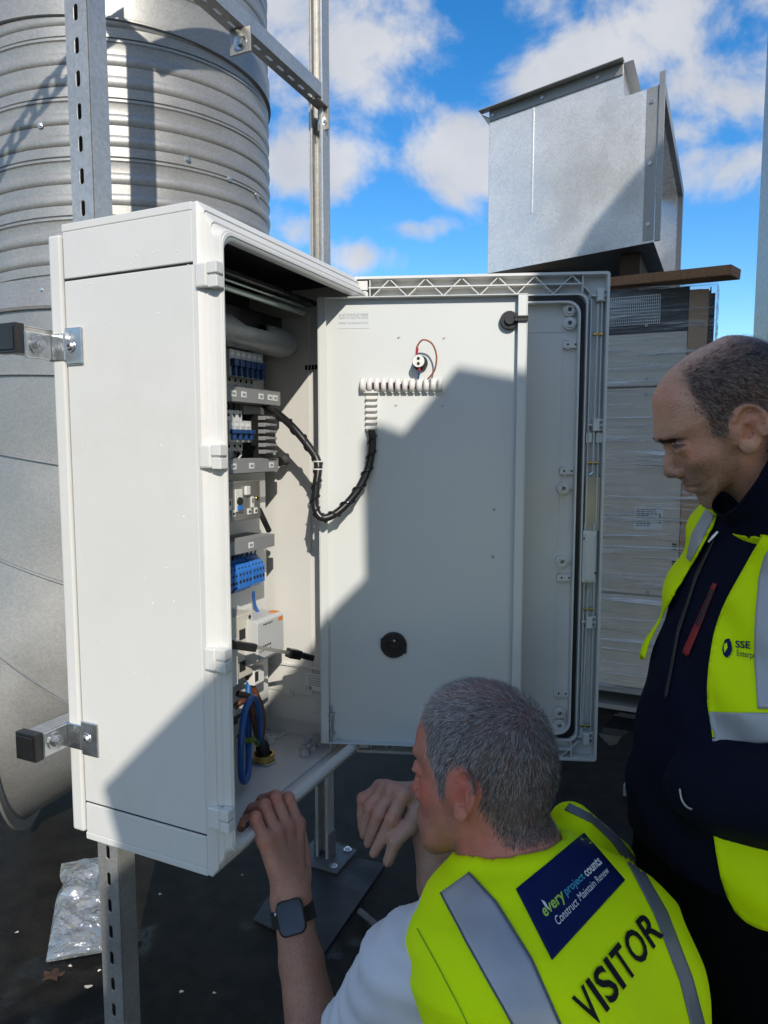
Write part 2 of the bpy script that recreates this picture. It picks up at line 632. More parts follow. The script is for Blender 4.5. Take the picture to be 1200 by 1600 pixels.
for i in range(len(rings) - 1):
    r0 = [Vector(q) for q in rings[i]]
    r1 = [Vector(q) for q in rings[i + 1]]
    mb = MB()
    L_ = []
    c0, c1 = cpts[i], cpts[i + 1]
    for t, o in ((0, .007), (.006, .009), (.022, .009), (.03, 0.0), (.5, 0.0), (.99, 0.0), (1.0, .004)):
        L_.append([a.lerp(b, t) + (a.lerp(b, t) - c0.lerp(c1, t)).normalized() * o for a, b in zip(r0, r1)])
    mb.loops(L_)
    obj('bend_segment', mb.xf(DI), M['galv'], duct, smooth=True)
fl = MB().loops([[cpts[-1] + (Vector(q) - cpts[-1]) * s_ + hd * o for q in rings[-1]] for s_, o in ((1.0, -.005), (1.07, -.005), (1.07, .004), (.99, .004), (.985, -.02))])
obj('end_flange', fl.xf(DI), M['galv'], duct, smooth=True)

# ------------------------------------------------------------------ cabinet frame of reference
YAW = 0.4268
CW, CD, CDT = 0.498, 0.2575, 0.2845
CAB_P = Vector((-.2668, 1.0162, CAM_H + .3438 - 1.0))
CAB_RZ = math.pi / 2 - YAW
CM = Matrix.Translation(CAB_P) @ Matrix.Rotation(CAB_RZ, 4, 'Z')
CMI = CM.inverted()
A_DIR = Vector((math.sin(YAW), math.cos(YAW), 0))
D_DIR = Vector((-math.cos(YAW), math.sin(YAW), 0))


def cy(u, v, y):
    """pixel -> cabinet-local point on the plane y = const"""
    q = CMI @ onplane(u, v, CAB_P + D_DIR * y, D_DIR)
    return q


def cx(u, v, x):
    return CMI @ onplane(u, v, CAB_P + A_DIR * x, A_DIR)


# ------------------------------------------------------------------ slotted strut frame
def slotted(width, length, pitch, sw, sl, t):
    """plate in x (width) and z (length), thickness t in y, with obround slots"""
    mb = MB()
    n = int(length / pitch)
    K = 6
    for i in range(n):
        z0 = i * pitch
        zc = z0 + pitch / 2
        inner = []
        for (sgn, a0) in ((-1, 180), (1, 0)):
            for j in range(K + 1):
                a = R(a0 + 180 * j / K)
                inner.append((sw / 2 * math.cos(a), zc + sgn * (sl / 2 - sw / 2) + sw / 2 * math.sin(a)))
        outer = []
        m = len(inner)
        w, h = width / 2, pitch / 2
        for (x, z) in inner:
            dx, dz = x, z - zc
            if abs(dx) < 1e-5:
                outer.append((0, zc + (h if dz > 0 else -h)))
                continue
            s_ = min(w / max(abs(dx), 1e-6), h / max(abs(dz), 1e-6)) if abs(dz) > sl / 2 - sw / 2 + 1e-6 else w / abs(dx)
            ang = math.atan2(dz, dx)
            outer.append((max(-w, min(w, dx * s_)), zc + max(-h, min(h, dz * s_))))
        # corner points: snap the two nearest to the diagonal on each side
        for cxn, czn in ((w, zc + h), (-w, zc + h), (-w, zc - h), (w, zc - h)):
            kk = min(range(m), key=lambda q: (math.atan2(outer[q][1] - zc, outer[q][0]) - math.atan2(czn - zc, cxn)) ** 2 if abs(math.atan2(outer[q][1] - zc, outer[q][0]) - math.atan2(czn - zc, cxn)) < 3 else 99)
            outer[kk] = (cxn, czn)
        mb.loops([[(x, 0, z) for x, z in outer], [(x, 0, z) for x, z in inner], [(x, t, z) for x, z in inner], [(x, t, z) for x, z in outer]])
    return mb


def channel(length, w=.041, dp=.041, t=.0025, pitch=.055, sw=.0095, sl=.027):
    """C strut along z; slotted back on y=0 facing -y, open side at y=dp"""
    mb = slotted(w, length, pitch, sw, sl, t)
    L_ = int(length / pitch) * pitch
    for sx in (-1, 1):
        x1 = sx * w / 2
        x0 = sx * (w / 2 - t)
        mb.box(x0, x1, t + .0002, dp, 0, L_)
        xa = sx * (w / 2 - .0095)
        mb.box(xa, x0, dp - t, dp - .0002, 0, L_)
        mb.box(xa, xa + sx * t, dp - .009, dp - t - .0002, 0, L_)
    return mb


def hexbolt(p, n_, r=.0085, h=.006, washer=.013):
    p, n_ = Vector(p), Vector(n_).normalized()
    return MB().cyl(p, p + n_ * .0022, washer, n=20).cyl(p + n_ * .0022, p + n_ * (.0022 + h), r, r * .96, n=6).cyl(p + n_ * (.0022 + h), p + n_ * (.0035 + h), r * .6, n=6)


frame = empty('strut_frame', CM @ Vector((.167, .36, -CAB_P.z)), 'galvanised slotted strut frame bolted together behind the white cabinet', 'strut frame', rz=CAB_RZ)
FM = (Matrix.Translation(frame.location) @ Matrix.Rotation(CAB_RZ, 4, 'Z')).inverted() @ CM   # cabinet-local -> frame-local
ZG = -CAB_P.z                     # ground in cabinet-local z


def fobj(name, mb, m, parent=frame, **k):
    return obj(name, mb.xf(FM) if parent is frame or k.pop('inframe', True) else mb, m, parent, **k)


def placed(mb, p, xdir, ydir, zdir):
    mtx = Matrix((Vector(xdir).to_4d(), Vector(ydir).to_4d(), Vector(zdir).to_4d(), (0, 0, 0, 1))).transposed()
    for i in range(3): mtx[3][i] = 0
    mtx.translation = Vector(p)
    return mb.xf(mtx)


# near upright: slots face the camera (-x of the cabinet)
up1 = placed(channel(2.8, .052, .044).box(-.0164, .0164, .0405, .043, 0, 2.75), (.142, .362, ZG + .012), (0, -1, 0), (1, 0, 0), (0, 0, 1))  # added strip closes the open side so the slots stay dark
u1 = fobj('upright', up1, M['strut'], bevel=.0008)
fobj('base_plate', MB().box(.09, .22, .30, .42, ZG + .003, ZG + .011), M['strut'], bevel=.001)
# far upright: its open side faces the camera
up2 = placed(channel(2.75, .044, .041), (1.0, .352, ZG + .012), (0, 1, 0), (-1, 0, 0), (0, 0, 1))
fobj('upright', up2, M['strut'], bevel=.0008)
M['weathered'] = galv('darkened_steel', (.12, .125, .125), .6, .5, 120)  # darker steel colour; the far foot's shade is put into it
fb = MB().box(.915, 1.045, .275, .425, ZG + .006, ZG + .013)
fobj('base_plate', fb, M['weathered'], bevel=.001)
fg = MB()
for y in (.3245, .3765):
    fg.box(.962, .998, y, y + .005, ZG + .0135, ZG + .09)
fobj('foot_bracket', fg, M['weathered'], bevel=.0008)
for px_, py_ in ((.935, .30), (.935, .40), (1.03, .30)):
    fobj('bolt', hexbolt((px_, py_, ZG + .0135), (0, 0, 1)), M['steel'])
# two rails behind the cabinet
for i, zz in enumerate((1.43 - CAB_P.z, .785 - CAB_P.z)):
    rl = placed(channel(1.12, .041, .0385, pitch=.056), (-.058, .289 + .0385, zz), (0, 0, 1), (0, -1, 0), (1, 0, 0))
    r_o = fobj('rail', rl, M['strut'], bevel=.0008)
    cap = MB().box(-.066, -.05, .2868, .3315, zz - .0225, zz + .0225).box(-.068, -.066, .291, .328, zz - .018, zz + .018)
    o_ = obj('end_cap', cap.xf(FM), M['black'], r_o, bevel=.003)
# high brace with a hanging plate and the angle under it
zb = 2.205 - CAB_P.z
br = placed(channel(1.2, .041, .041, pitch=.05), (-.22, .335, zb), (0, 1, 0), (0, 0, 1), (1, 0, 0))
b_o = fobj('cross_brace', br, M['strut'], bevel=.0008)
ang = MB().box(.915, .975, .318, .352, zb - .005, zb - .0005).box(.9705, .976, .318, .352, zb - .062, zb - .0052)
a_o = obj('angle_bracket', ang.xf(FM), M['satin'], b_o, bevel=.001)
obj('bolt', hexbolt((.9705, .335, zb - .04), (-1, 0, 0)).xf(FM), M['steel'], b_o)
hp = cy(390, 92, .30)
hang = MB().box(hp.x - .002, hp.x + .003, .296, .352, zb - .055, zb - .0005)
obj('hanger_plate', hang.xf(FM), M['satin'], b_o, bevel=.001)
obj('bolt', hexbolt((hp.x - .002, .322, zb - .032), (-1, 0, 0), r=.011, h=.01, washer=.016).xf(FM), M['steel'], b_o)
# second brace, above the frame of the picture, running out to the left
pf = slotted(.068, 1.0, .060, .030, .036, .002)
pf = placed(pf, (.16, .40, 2.795 - CAB_P.z), (0, 0, 1), (0, 1, 0), (-1, 0, 0))
fobj('perforated_band', pf, M['strut'])
fobj('cross_brace', MB().box(.185, 1.2, .31, .352, 2.715 - CAB_P.z, 2.772 - CAB_P.z), M['strut'], bevel=.001)
tp = MB().box(.12, .19, .31, .43, 2.77 - CAB_P.z, 2.776 - CAB_P.z)
fobj('top_plate', tp, M['strut'])

mat_pts = [gnd(474, 1322), gnd(602, 1353), gnd(507, 1492), gnd(395, 1440)]
mm = MB()
mm.loops([[(p.x, p.y, .002) for p in mat_pts], [(p.x, p.y, .0055) for p in mat_pts]], cap0=True, cap1=True)
tag(obj('rubber_mat', mm, M['rubber'], bevel=.001), 'black square rubber mat on the roof under the far strut post', 'mat')

# ------------------------------------------------------------------ unseen shadow blocker added behind the camera, outline shaped to the shade edges
SHY = -1.4
_k = (SHY + 2.5) / LDIR.y
out = [(-2.5, 2.2), (6.5, 2.2), (6.5, 7.4), (3.0, 7.2), (2.313, 6.214), (2.098, 6.047), (1.55, 5.15), (1.30, 4.55), (1.05, 4.12), (1.01, 3.859), (.883, 3.890), (.78, 3.768),
       (.73, 3.790), (.700, 3.755), (.705, 3.480), (.64, 3.416), (.614, 3.384), (.409, 3.158), (.225, 3.001), (.25, 2.90), (.175, 2.82), (.168, 2.6), (-.3, 2.42), (-2.5, 2.4)]
out = [(x + LDIR.x * _k, z + LDIR.z * _k) for x, z in out]
wall = empty('shadow_blocker', (2, SHY, 0), 'unseen added shadow ductwork on tall legs behind the photographer', 'blocker')
sh = MB()
sh.prism(out, lambda x, y, h: (x - 2 - LDIR.x / LDIR.y * h, -h, y - LDIR.z / LDIR.y * h), 0, .25)
obj('blocker_body', sh, M['blocker_skin'], wall)
for lx in (-4.3, -1.2, 1.2, 4.3):
    obj('leg', MB().box(lx - .04, lx + .04, -.25, -.1, 0, out[0][1]), M['strut'], wall)

# ------------------------------------------------------------------ wrapped casing on a pallet, with the plank on it
K0 = at(1110, 440, 3.13)                    # its near top corner
KZ = K0.z
KW, KD = 1.25, 1.1
ck = empty('wrapped_unit', (K0.x, K0.y, 0), 'tall cream casing shrink wrapped in clear film on a pallet, behind the open cabinet door', 'wrapped crate', rz=CAB_RZ)
# local: x = depth (a), y = d (to the left), z up
KM = Matrix.Translation((K0.x, K0.y, 0)) @ Matrix.Rotation(CAB_RZ, 4, 'Z')
KMI = KM.inverted()


def kp(u, v, x=0.0):
    return KMI @ onplane(u, v, KM @ Vector((x, 0, 0)), A_DIR)


zs = sorted([kp(1000, 605).z, kp(1000, 930).z])
zbot = kp(960, 1072).z
seams = [zbot, zs[0], zs[1], KZ - .20]
ycard = kp(1072, 600).y
for i in range(3):
    obj('casing_panel', MB().box(0, .03, ycard + .002, KW, seams[i] + .004, seams[i + 1] - .004), M['crate'], ck, bevel=.004)
obj('casing_body', MB().box(.031, KD, .03, KW, zbot, KZ - .02), M['crate'], ck, bevel=.004)
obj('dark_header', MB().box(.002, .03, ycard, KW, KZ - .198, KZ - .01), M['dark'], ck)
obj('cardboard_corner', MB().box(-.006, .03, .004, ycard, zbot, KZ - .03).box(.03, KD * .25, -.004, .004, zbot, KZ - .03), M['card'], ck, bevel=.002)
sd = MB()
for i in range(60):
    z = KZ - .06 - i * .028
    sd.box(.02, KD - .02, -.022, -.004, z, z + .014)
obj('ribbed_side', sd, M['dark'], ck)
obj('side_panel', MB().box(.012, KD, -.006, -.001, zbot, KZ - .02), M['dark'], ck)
# wire mesh at the top
wm = MB()
p0, p1 = kp(952, 505), kp(1032, 470)
y0, y1 = p1.y, p0.y
zt, zb_ = kp(1000, 463).z, kp(1000, 507).z
nx, nz_ = 26, 9
for i in range(nx + 1):
    y = y0 + (y1 - y0) * i / nx
    wm.box(-.008, -.005, y - .0012, y + .0012, zb_, zt)
for j in range(nz_ + 1):
    z = zb_ + (zt - zb_) * j / nz_
    wm.box(-.0075, -.0055, y0, y1, z - .0012, z + .0012)
tag(obj('wire_mesh', wm, M['wire'], ck), kind='stuff')
# paper label, black slots, screws
la, lb = kp(992, 792), kp(1035, 829)
pl_ = obj('shipping_label', MB().box(-.004, 0, lb.y, la.y, lb.z, la.z), M['sticker'], ck)
ink = MB()
random.seed(4)
H_ = la.z - lb.z
W_ = la.y - lb.y
for j in range(9):
    z = la.z - H_ * (.1 + .09 * j)
    y = la.y - W_ * .06
    while y > lb.y + W_ * (.5 if j > 2 else .25):
        w = W_ * random.uniform(.04, .14)
        ink.box(-.0052, -.0045, y - w, y, z - H_ * .015, z + H_ * .02)
        y -= w + W_ * .03
ink.box(-.0052, -.0045, lb.y + W_ * .08, lb.y + W_ * .12, lb.z + H_ * .3, lb.z + H_ * .75)
obj('label_print', ink, M['ink'], pl_)
for vv in (853, 880):
    for k in range(3):
        p = kp(1050, vv + 4 * k - 4)
        q = kp(1057, vv + 4 * k - 1)
        obj('vent_slot', MB().box(-.003, .002, q.y, p.y, q.z, p.z), M['dark'], ck)
for u, v in ((1010, 508), (1010, 592), (1010, 616), (1012, 925)):
    p = kp(u, v)
    obj('screw', MB().cyl((0, p.y, p.z), (-.004, p.y, p.z), .007, n=12), M['satin'], ck)
# pallet
pb = MB()
for y in (.0, KW / 2 - .05, KW - .1):
    pb.box(.0, KD, y, y + .1, .03, zbot - .03)
obj('pallet_block', pb, M['pallet'], ck, bevel=.003)
obj('pallet_rail', MB().box(-.002, KD, 0, KW, zbot - .028, zbot - .002), M['pallet'], ck, bevel=.002)
obj('pallet_rail', MB().box(-.004, KD, -.005, KW + .01, .006, .028), M['pallet'], ck, bevel=.002)


def film_material():
    m = bpy.data.materials.new('clear_stretch_film')
    m.use_nodes = True
    nt = m.node_tree
    N, Lk = nt.nodes, nt.links
    for n in list(N):
        if n.type == 'BSDF_PRINCIPLED': N.remove(n)
    out = [n for n in N if n.type == 'OUTPUT_MATERIAL'][0]
    tc = N.new('ShaderNodeTexCoord')
    mp = N.new('ShaderNodeMapping')
    mp.inputs['Scale'].default_value = (2, 1.4, 34)
    mp.inputs['Rotation'].default_value = (R(3), 0, 0)
    Lk.new(tc.outputs['Object'], mp.inputs['Vector'])
    n = N.new('ShaderNodeTexNoise'); n.inputs['Scale'].default_value = 1.3; n.inputs['Detail'].default_value = 9; n.inputs['Roughness'].default_value = .6
    n.inputs['Distortion'].default_value = .5
    Lk.new(mp.outputs[0], n.inputs['Vector'])
    bp = N.new('ShaderNodeBump'); bp.inputs['Strength'].default_value = 1.0; bp.inputs['Distance'].default_value = .035
    Lk.new(n.outputs[0], bp.inputs['Height'])
    gl = N.new('ShaderNodeBsdfGlossy'); gl.inputs['Roughness'].default_value = .16
    Lk.new(bp.outputs[0], gl.inputs['Normal'])
    tr = N.new('ShaderNodeBsdfTransparent'); tr.inputs[0].default_value = (.93, .94, .95, 1)
    df = N.new('ShaderNodeBsdfDiffuse'); df.inputs[0].default_value = (.8, .82, .84, 1)
    Lk.new(bp.outputs[0], df.inputs['Normal'])
    r = N.new('ShaderNodeMapRange'); r.inputs[1].default_value = .52; r.inputs[2].default_value = .66; r.inputs[3].default_value = .02; r.inputs[4].default_value = .8
    Lk.new(n.outputs[0], r.inputs[0])
    m1 = N.new('ShaderNodeMixShader'); Lk.new(r.outputs[0], m1.inputs[0]); Lk.new(tr.outputs[0], m1.inputs[1]); Lk.new(df.outputs[0], m1.inputs[2])
    m2 = N.new('ShaderNodeMixShader'); m2.inputs[0].default_value = .13
    Lk.new(m1.outputs[0], m2.inputs[1]); Lk.new(gl.outputs[0], m2.inputs[2])
    Lk.new(m2.outputs[0], out.inputs['Surface'])
    return m


M['film'] = film_material()
rng = np.random.default_rng(5)
fm = MB()
ny, nz2 = 40, 90
rows = []
for j in range(nz2 + 1):
    z = zbot - .02 + (KZ - .005 - zbot + .02) * j / nz2
    row = []
    for i in range(ny + 1):
        y = -.03 + (KW + .05) * i / ny
        wv = .006 * math.sin(z * 95 + y * 2.2 + 2 * math.sin(z * 21)) + .005 * math.sin(z * 57 - y * 4)
        row.append((-.024 + wv, y, z))
    for i in range(1, 12):
        x = -.02 + .3 * i / 11
        row.insert(0, (x, -.034 + .006 * math.sin(z * 80 + x * 20), z))
    rows.append(row)
fm.loops(rows, closed=False)
obj('stretch_film', fm, M['film'], ck, smooth=True, recalc=False)

# plank across the top of the casing
pa, pb_ = at(1150, 425, 2.98), at(930, 447, 3.42)
plk = MB().bar(pa, pb_, .12, .042)
o = obj('timber_plank', plk, M['timber'], bevel=.003)
tag(o, 'brown weathered timber plank on top of the wrapped casing under the sheet metal duct', 'plank')

# ------------------------------------------------------------------ sheet metal transition duct on top
B0 = at(1021, 378, 3.2)
e1 = Vector((-.755, .656, 0))
e2 = Vector((math.sin(R(26)), math.cos(R(26)), 0))
nf = Vector((e1.y, -e1.x, 0))


def fp(u, v):
    return onplane(u, v, B0, nf)


TL, BL = fp(752, 178), fp(762, 428)
T1, T2, T3 = fp(967, 103), fp(973, 150), fp(1013, 141)
wb = (BL - B0).dot(e1)
zb0, ztop, znotch = B0.z, (TL.z + T1.z) / 2, (T2.z + T3.z) / 2
wn = (T2 - B0).dot(e1)
BD = 1.4
dx = empty('duct_transition', (B0.x, B0.y, 0), 'bright galvanised sheet metal duct piece with a notched top, resting on the wrapped casing', 'duct piece')
XI = Matrix.Translation((-B0.x, -B0.y, 0))


def bp_(w, dpt, z):
    p = B0 + e1 * w + e2 * dpt
    return Vector((p.x, p.y, z))


poly = [(0, zb0), (wb, zb0), (wb, ztop), (wn, ztop), (wn, znotch), (0, znotch)]
fpn = MB()
no = Vector((nf.x, nf.y, 0)).normalized()
if no.y > 0: no = -no
fpn.prism(poly, lambda x, y, h: bp_(x, 0, y) - no * h, 0, .003)
obj('front_sheet', fpn.xf(XI), M['duct'], dx)
fpn = MB()
fpn.prism(poly, lambda x, y, h: bp_(x, BD, y) + no * h, 0, .003)
obj('rear_sheet', fpn.xf(XI), M['duct'], dx)
M['under'] = galv('shaded_underside', (.10, .105, .11), .6, .4, 60)  # shade under the duct piece put into a darker base colour
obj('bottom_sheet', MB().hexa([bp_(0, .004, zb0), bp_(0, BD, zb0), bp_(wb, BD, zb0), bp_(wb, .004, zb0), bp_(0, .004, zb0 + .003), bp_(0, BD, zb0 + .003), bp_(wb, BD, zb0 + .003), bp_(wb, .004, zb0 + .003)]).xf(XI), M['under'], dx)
obj('side_sheet', MB().hexa([bp_(wb, .004, zb0 + .004), bp_(wb, BD, zb0 + .004), bp_(wb + .003, BD, zb0 + .004), bp_(wb + .003, .004, zb0 + .004), bp_(wb, .004, ztop), bp_(wb, BD, ztop), bp_(wb + .003, BD, ztop), bp_(wb + .003, .004, ztop)]).xf(XI), M['duct'], dx)
obj('notch_sheet', MB().hexa([bp_(0, .004, znotch - .003), bp_(0, BD, znotch - .003), bp_(wn, BD, znotch - .003), bp_(wn, .004, znotch - .003), bp_(0, .004, znotch), bp_(0, BD, znotch), bp_(wn, BD, znotch), bp_(wn, .004, znotch)]).xf(XI), M['duct'], dx)
obj('riser_sheet', MB().hexa([bp_(wn, .004, znotch), bp_(wn, BD, znotch), bp_(wn + .003, BD, znotch), bp_(wn + .003, .004, znotch), bp_(wn, .004, ztop), bp_(wn, BD, ztop), bp_(wn + .003, BD, ztop), bp_(wn + .003, .004, ztop)]).xf(XI), M['duct'], dx)
# flanges: rolled angle along the top and round the open end
tf = MB()
for z, w in ((ztop - .05, .004), ):
    for (w0, w1, d0, d1) in ((wn, wb, -.006, -.002),):
        tf.hexa([bp_(wn + .002, -.001, ztop - .05), bp_(wn + .002, -.008, ztop - .05), bp_(wb, -.008, ztop - .05), bp_(wb, -.001, ztop - .05),
                 bp_(wn + .002, -.001, ztop), bp_(wn + .002, -.008, ztop), bp_(wb, -.008, ztop), bp_(wb, -.001, ztop)])
        tf.hexa([bp_(wn - .004, -.055, ztop - .004), bp_(wn - .004, .0, ztop + .001), bp_(wb + .05, .0, ztop + .001), bp_(wb + .05, -.055, ztop - .004),
                 bp_(wn - .004, -.055, ztop), bp_(wn - .004, .0, ztop + .005), bp_(wb + .05, .0, ztop + .005), bp_(wb + .05, -.055, ztop)])
        tf.hexa([bp_(wb + .004, 0, ztop - .03), bp_(wb + .004, BD, ztop - .03), bp_(wb + .05, BD, ztop - .002), bp_(wb + .05, 0, ztop - .002),
                 bp_(wb + .004, 0, ztop - .026), bp_(wb + .004, BD, ztop - .026), bp_(wb + .05, BD, ztop + .002), bp_(wb + .05, 0, ztop + .002)])
        tf.hexa([bp_(wn - .045, .0, ztop - .003), bp_(wn - .045, BD, ztop - .003), bp_(wn, BD, ztop - .003), bp_(wn, .0, ztop - .003),
                 bp_(wn - .045, .0, ztop), bp_(wn - .045, BD, ztop), bp_(wn, BD, ztop), bp_(wn, .0, ztop)])
obj('top_flange', tf.xf(XI), M['galv'], dx, bevel=.001)
ef = MB()
ef.hexa([bp_(-.004, -.012, zb0), bp_(-.03, -.012, zb0), bp_(-.03, .0, zb0), bp_(-.004, .0, zb0), bp_(-.004, -.012, znotch + .05), bp_(-.03, -.012, znotch + .05), bp_(-.03, .0, znotch + .05), bp_(-.004, .0, znotch + .05)])
ef.hexa([bp_(.0, -.003, zb0 + .01), bp_(.05, -.003, zb0 + .01), bp_(.05, -.0005, zb0 + .01), bp_(.0, -.0005, zb0 + .01), bp_(.0, -.003, znotch), bp_(.05, -.003, znotch), bp_(.05, -.0005, znotch), bp_(.0, -.0005, znotch)])
ef.hexa([bp_(-.03, 0, znotch - .05), bp_(-.03, BD, znotch - .05), bp_(-.0, BD, znotch - .05), bp_(-.0, 0, znotch - .05), bp_(-.03, 0, znotch + .004), bp_(-.03, BD, znotch + .004), bp_(-.0, BD, znotch + .004), bp_(-.0, 0, znotch + .004)])
ef.hexa([bp_(-.03, BD - .05, zb0), bp_(-.03, BD, zb0), bp_(.0, BD, zb0), bp_(.0, BD - .05, zb0), bp_(-.03, BD - .05, znotch), bp_(-.03, BD, znotch), bp_(.0, BD, znotch), bp_(.0, BD - .05, znotch)])
obj('end_flange', ef.xf(XI), M['galv'], dx, bevel=.001)
for w, z in [(.026, zb0 + .08 + k * .26) for k in range(3)] + [(wn + .12 + k * .28, ztop - .025) for k in range(3)]:
    p = bp_(w, -.008 if z > znotch + .05 else -.003, z)
    obj('rivet', MB().cyl(p, p + no * .005, .009, n=10).xf(XI), M['steel'], dx)
seam_ = MB()
sw_ = (fp(833, 250) - B0).dot(e1)
seam_.hexa([bp_(sw_, -.003, zb0 + .25), bp_(sw_ + .006, -.003, zb0 + .25), bp_(sw_ + .006, -.0005, zb0 + .25), bp_(sw_, -.0005, zb0 + .25), bp_(sw_, -.003, ztop - .05), bp_(sw_ + .006, -.003, ztop - .05), bp_(sw_ + .006, -.0005, ztop - .05), bp_(sw_, -.0005, ztop - .05)])
obj('sheet_seam', seam_.xf(XI), M['duct'], dx)

# bearers between the casing and the duct piece
for k_, (w_, lb_) in enumerate(((.12, 'dark timber bearer under the right end of the sheet metal duct'), (.62, 'dark timber bearer under the left end of the sheet metal duct'))):
    a_, b_ = bp_(w_, .12, KZ + .004), bp_(w_, .95, KZ + .004)
    hh_ = zb0 - KZ - .006
    br_2 = MB().bar(a_ + Vector((0, 0, hh_ / 2)), b_ + Vector((0, 0, hh_ / 2)), .09, hh_)
    tag(obj('timber_bearer', br_2, mat('dark_timber', (.06, .035, .02), .8, var=.3), bevel=.003), lb_, 'bearer', 'bearers on the wrapped casing')

# galvanised post at the right edge of the picture
gp = at(1194, 400, 2.0)
ps = MB().box(gp.x, gp.x + .09, gp.y - .04, gp.y + .04, .006, 2.7).box(gp.x - .06, gp.x + .15, gp.y - .1, gp.y + .1, .001, .006)
tag(obj('galvanised_post', ps, M['strut'], bevel=.004), 'plain galvanised steel post at the right edge, behind the dark haired man', 'post')

# ------------------------------------------------------------------ the white cabinet
cab = empty('control_cabinet', CAB_P, 'white control cabinet on strut frame, both its doors swung open to show switchgear', 'cabinet', rz=CAB_RZ)
P_ = M['polyester']
GRV = .0035
zt_s, zb_s = .917, .0635
# shells: cap, middle, foot - dark joint line between them
TH = .012


def shell(z0, z1):
    return MB().box(0, TH, .004, CD, z0, z1)


obj('side_panel', MB().box(0, TH, .004, CD - .002, zb_s + GRV, zt_s - GRV), P_, cab, bevel=.0015)
obj('joint_strip', MB().box(.003, TH, .006, CD - .004, zb_s - .006, zb_s + .006).box(.003, TH, .006, CD - .004, zt_s - .006, zt_s + .006).box(.003, TH, CD - .004, CD + .002, .02, .98), M['dark'], cab)
cap = MB().box(0, TH, .004, CD - .002, zt_s, .9879).box(0, CW, .004, CD, .988, 1.0)
obj('top_cap', cap, P_, cab, bevel=.0015)
bot = MB().box(0, TH, .004, CD - .002, .0121, zb_s).box(0, CW, .004, CD, 0, .012)
obj('bottom_cap', bot, P_, cab, bevel=.0015)
obj('back_shell', MB().box(-.003, CW + .003, CD + .001, CDT, .012, .985), P_, cab, bevel=.004)
obj('back_wall', MB().box(TH, CW - TH, CD - .006, CD, .0121, .9879), P_, cab)
fw = MB().box(CW - TH, CW, .004, CD, .0121, .9879)
far = obj('far_wall', fw, P_, cab, bevel=.001)
# ribs and pads moulded into the far wall
rb = MB()
XW = CW - TH
rb.box(XW - .003, XW - .0002, .10, CD - .01, .11, .93)
rb.box(XW - .004, XW - .0002, .015, CD - .01, .045, .075)
for k in range(4):
    rb.box(XW - .006, XW - .0041, .02 + .05 * k, .06 + .05 * k, .05, .07)
rb.cyl((XW - .006, .16, .115), (XW - .0002, .16, .115), .014)
rb.cyl((XW - .009, .16, .115), (XW - .006, .16, .115), .007)
rb.box(XW - .008, XW - .0002, .03, CD - .01, .172, .178)
obj('wall_ribs', rb, P_, cab, bevel=.001)
# front frame: chamfered forward from the side walls to a raised bead round the opening
def fr(ix, iz, y, r, k=7):
    return [(x, y, z) for x, z in rrect(ix, CW - ix, iz, 1 - iz, r, k)]
ff = MB()
ff.loops([fr(.0005, .0005, .0038, .004), fr(0, 0, -.004, .004), fr(.0045, .012, -.0135, .006), fr(.0050, .0135, -.0118, .007), fr(.0085, .026, -.022, .012), fr(.0088, .0285, -.0205, .014),
          fr(.0105, .034, -.026, .018), fr(.011, .0355, -.0345, .02), fr(.0125, .0375, -.036, .02), fr(.018, .0455, -.036, .024), fr(.0195, .0485, -.034, .026), fr(.0205, .0500, -.030, .026), fr(.0208, .0502, -.024, .026), fr(.0122, .0135, .003, .018)])
obj('front_frame', ff, P_, cab, smooth=True, sharp=16)
# inner bead the gasket closes on
gb = MB().loops([fr(.0135, .039, -.0361, .021), fr(.014, .0395, -.0378, .021), fr(.0165, .043, -.0378, .0225), fr(.017, .0435, -.0361, .0225)])
obj('sealing_bead', gb, P_, cab, smooth=True)
# latch keepers on the near side of the frame
for (u, v) in ((330, 433), (337, 713), (344, 1026), (350, 1271)):
    q = cy(u, v, -.018)
    z = q.z
    k = MB().box(-.006, .006, -.024, -.003, z - .017, z + .017)
    lk = obj('latch_keeper', k, P_, cab, bevel=.003)
    t = MB().box(-.0045, .012, -.041, -.0242, z - .018, z - .002).box(-.0055, .010, -.041, -.0242, z + .001, z + .017).box(-.003, .006, -.038, -.0242, z - .0019, z + .0009)
    obj('keeper_lip', t, P_, lk, bevel=.0025)
for zz, u, v in ((0, 340, 418), (1, 385, 1288)):
    q = cy(u, v, -.037)
    obj('corner_insert', MB().box(q.x - .004, q.x + .006, -.0395, -.0379, q.z - .005, q.z + .005), mat('ink_blue_plastic', (.01, .015, .06), .4), cab, bevel=.001)

# wall brackets bolting the cabinet to the rails
for (u, v) in ((111, 541), (136, 1154)):
    q = cx(u, v, -.003)
    z = q.z
    m_ = MB()
    m_.box(-.0045, -.0008, q.y - .024, q.y + .012, z - .0285, z + .0285)
    m_.box(-.0047, -.001, q.y + .0125, CDT + .006, z - .022, z + .021)
    m_.box(-.052, -.0048, CDT - .0005, CDT + .0032, z - .0205, z + .0205)
    br_ = obj('wall_bracket', m_, M['steel'], cab, bevel=.002)
    obj('bolt', hexbolt((-.03, CDT - .0006, z), (0, -1, 0), r=.0095, h=.007, washer=.0145), M['steel'], br_)
    sc_ = MB().cyl((-.0046, q.y, z), (-.0062, q.y, z), .0098, n=20).cyl((-.0062, q.y, z), (-.0085, q.y, z), .0075, .005, n=16)
    obj('screw', sc_, M['steel'], br_)
    obj('screw_socket', MB().cyl((-.0084, q.y, z), (-.0088, q.y, z), .0024, n=6), M['dark'], br_)

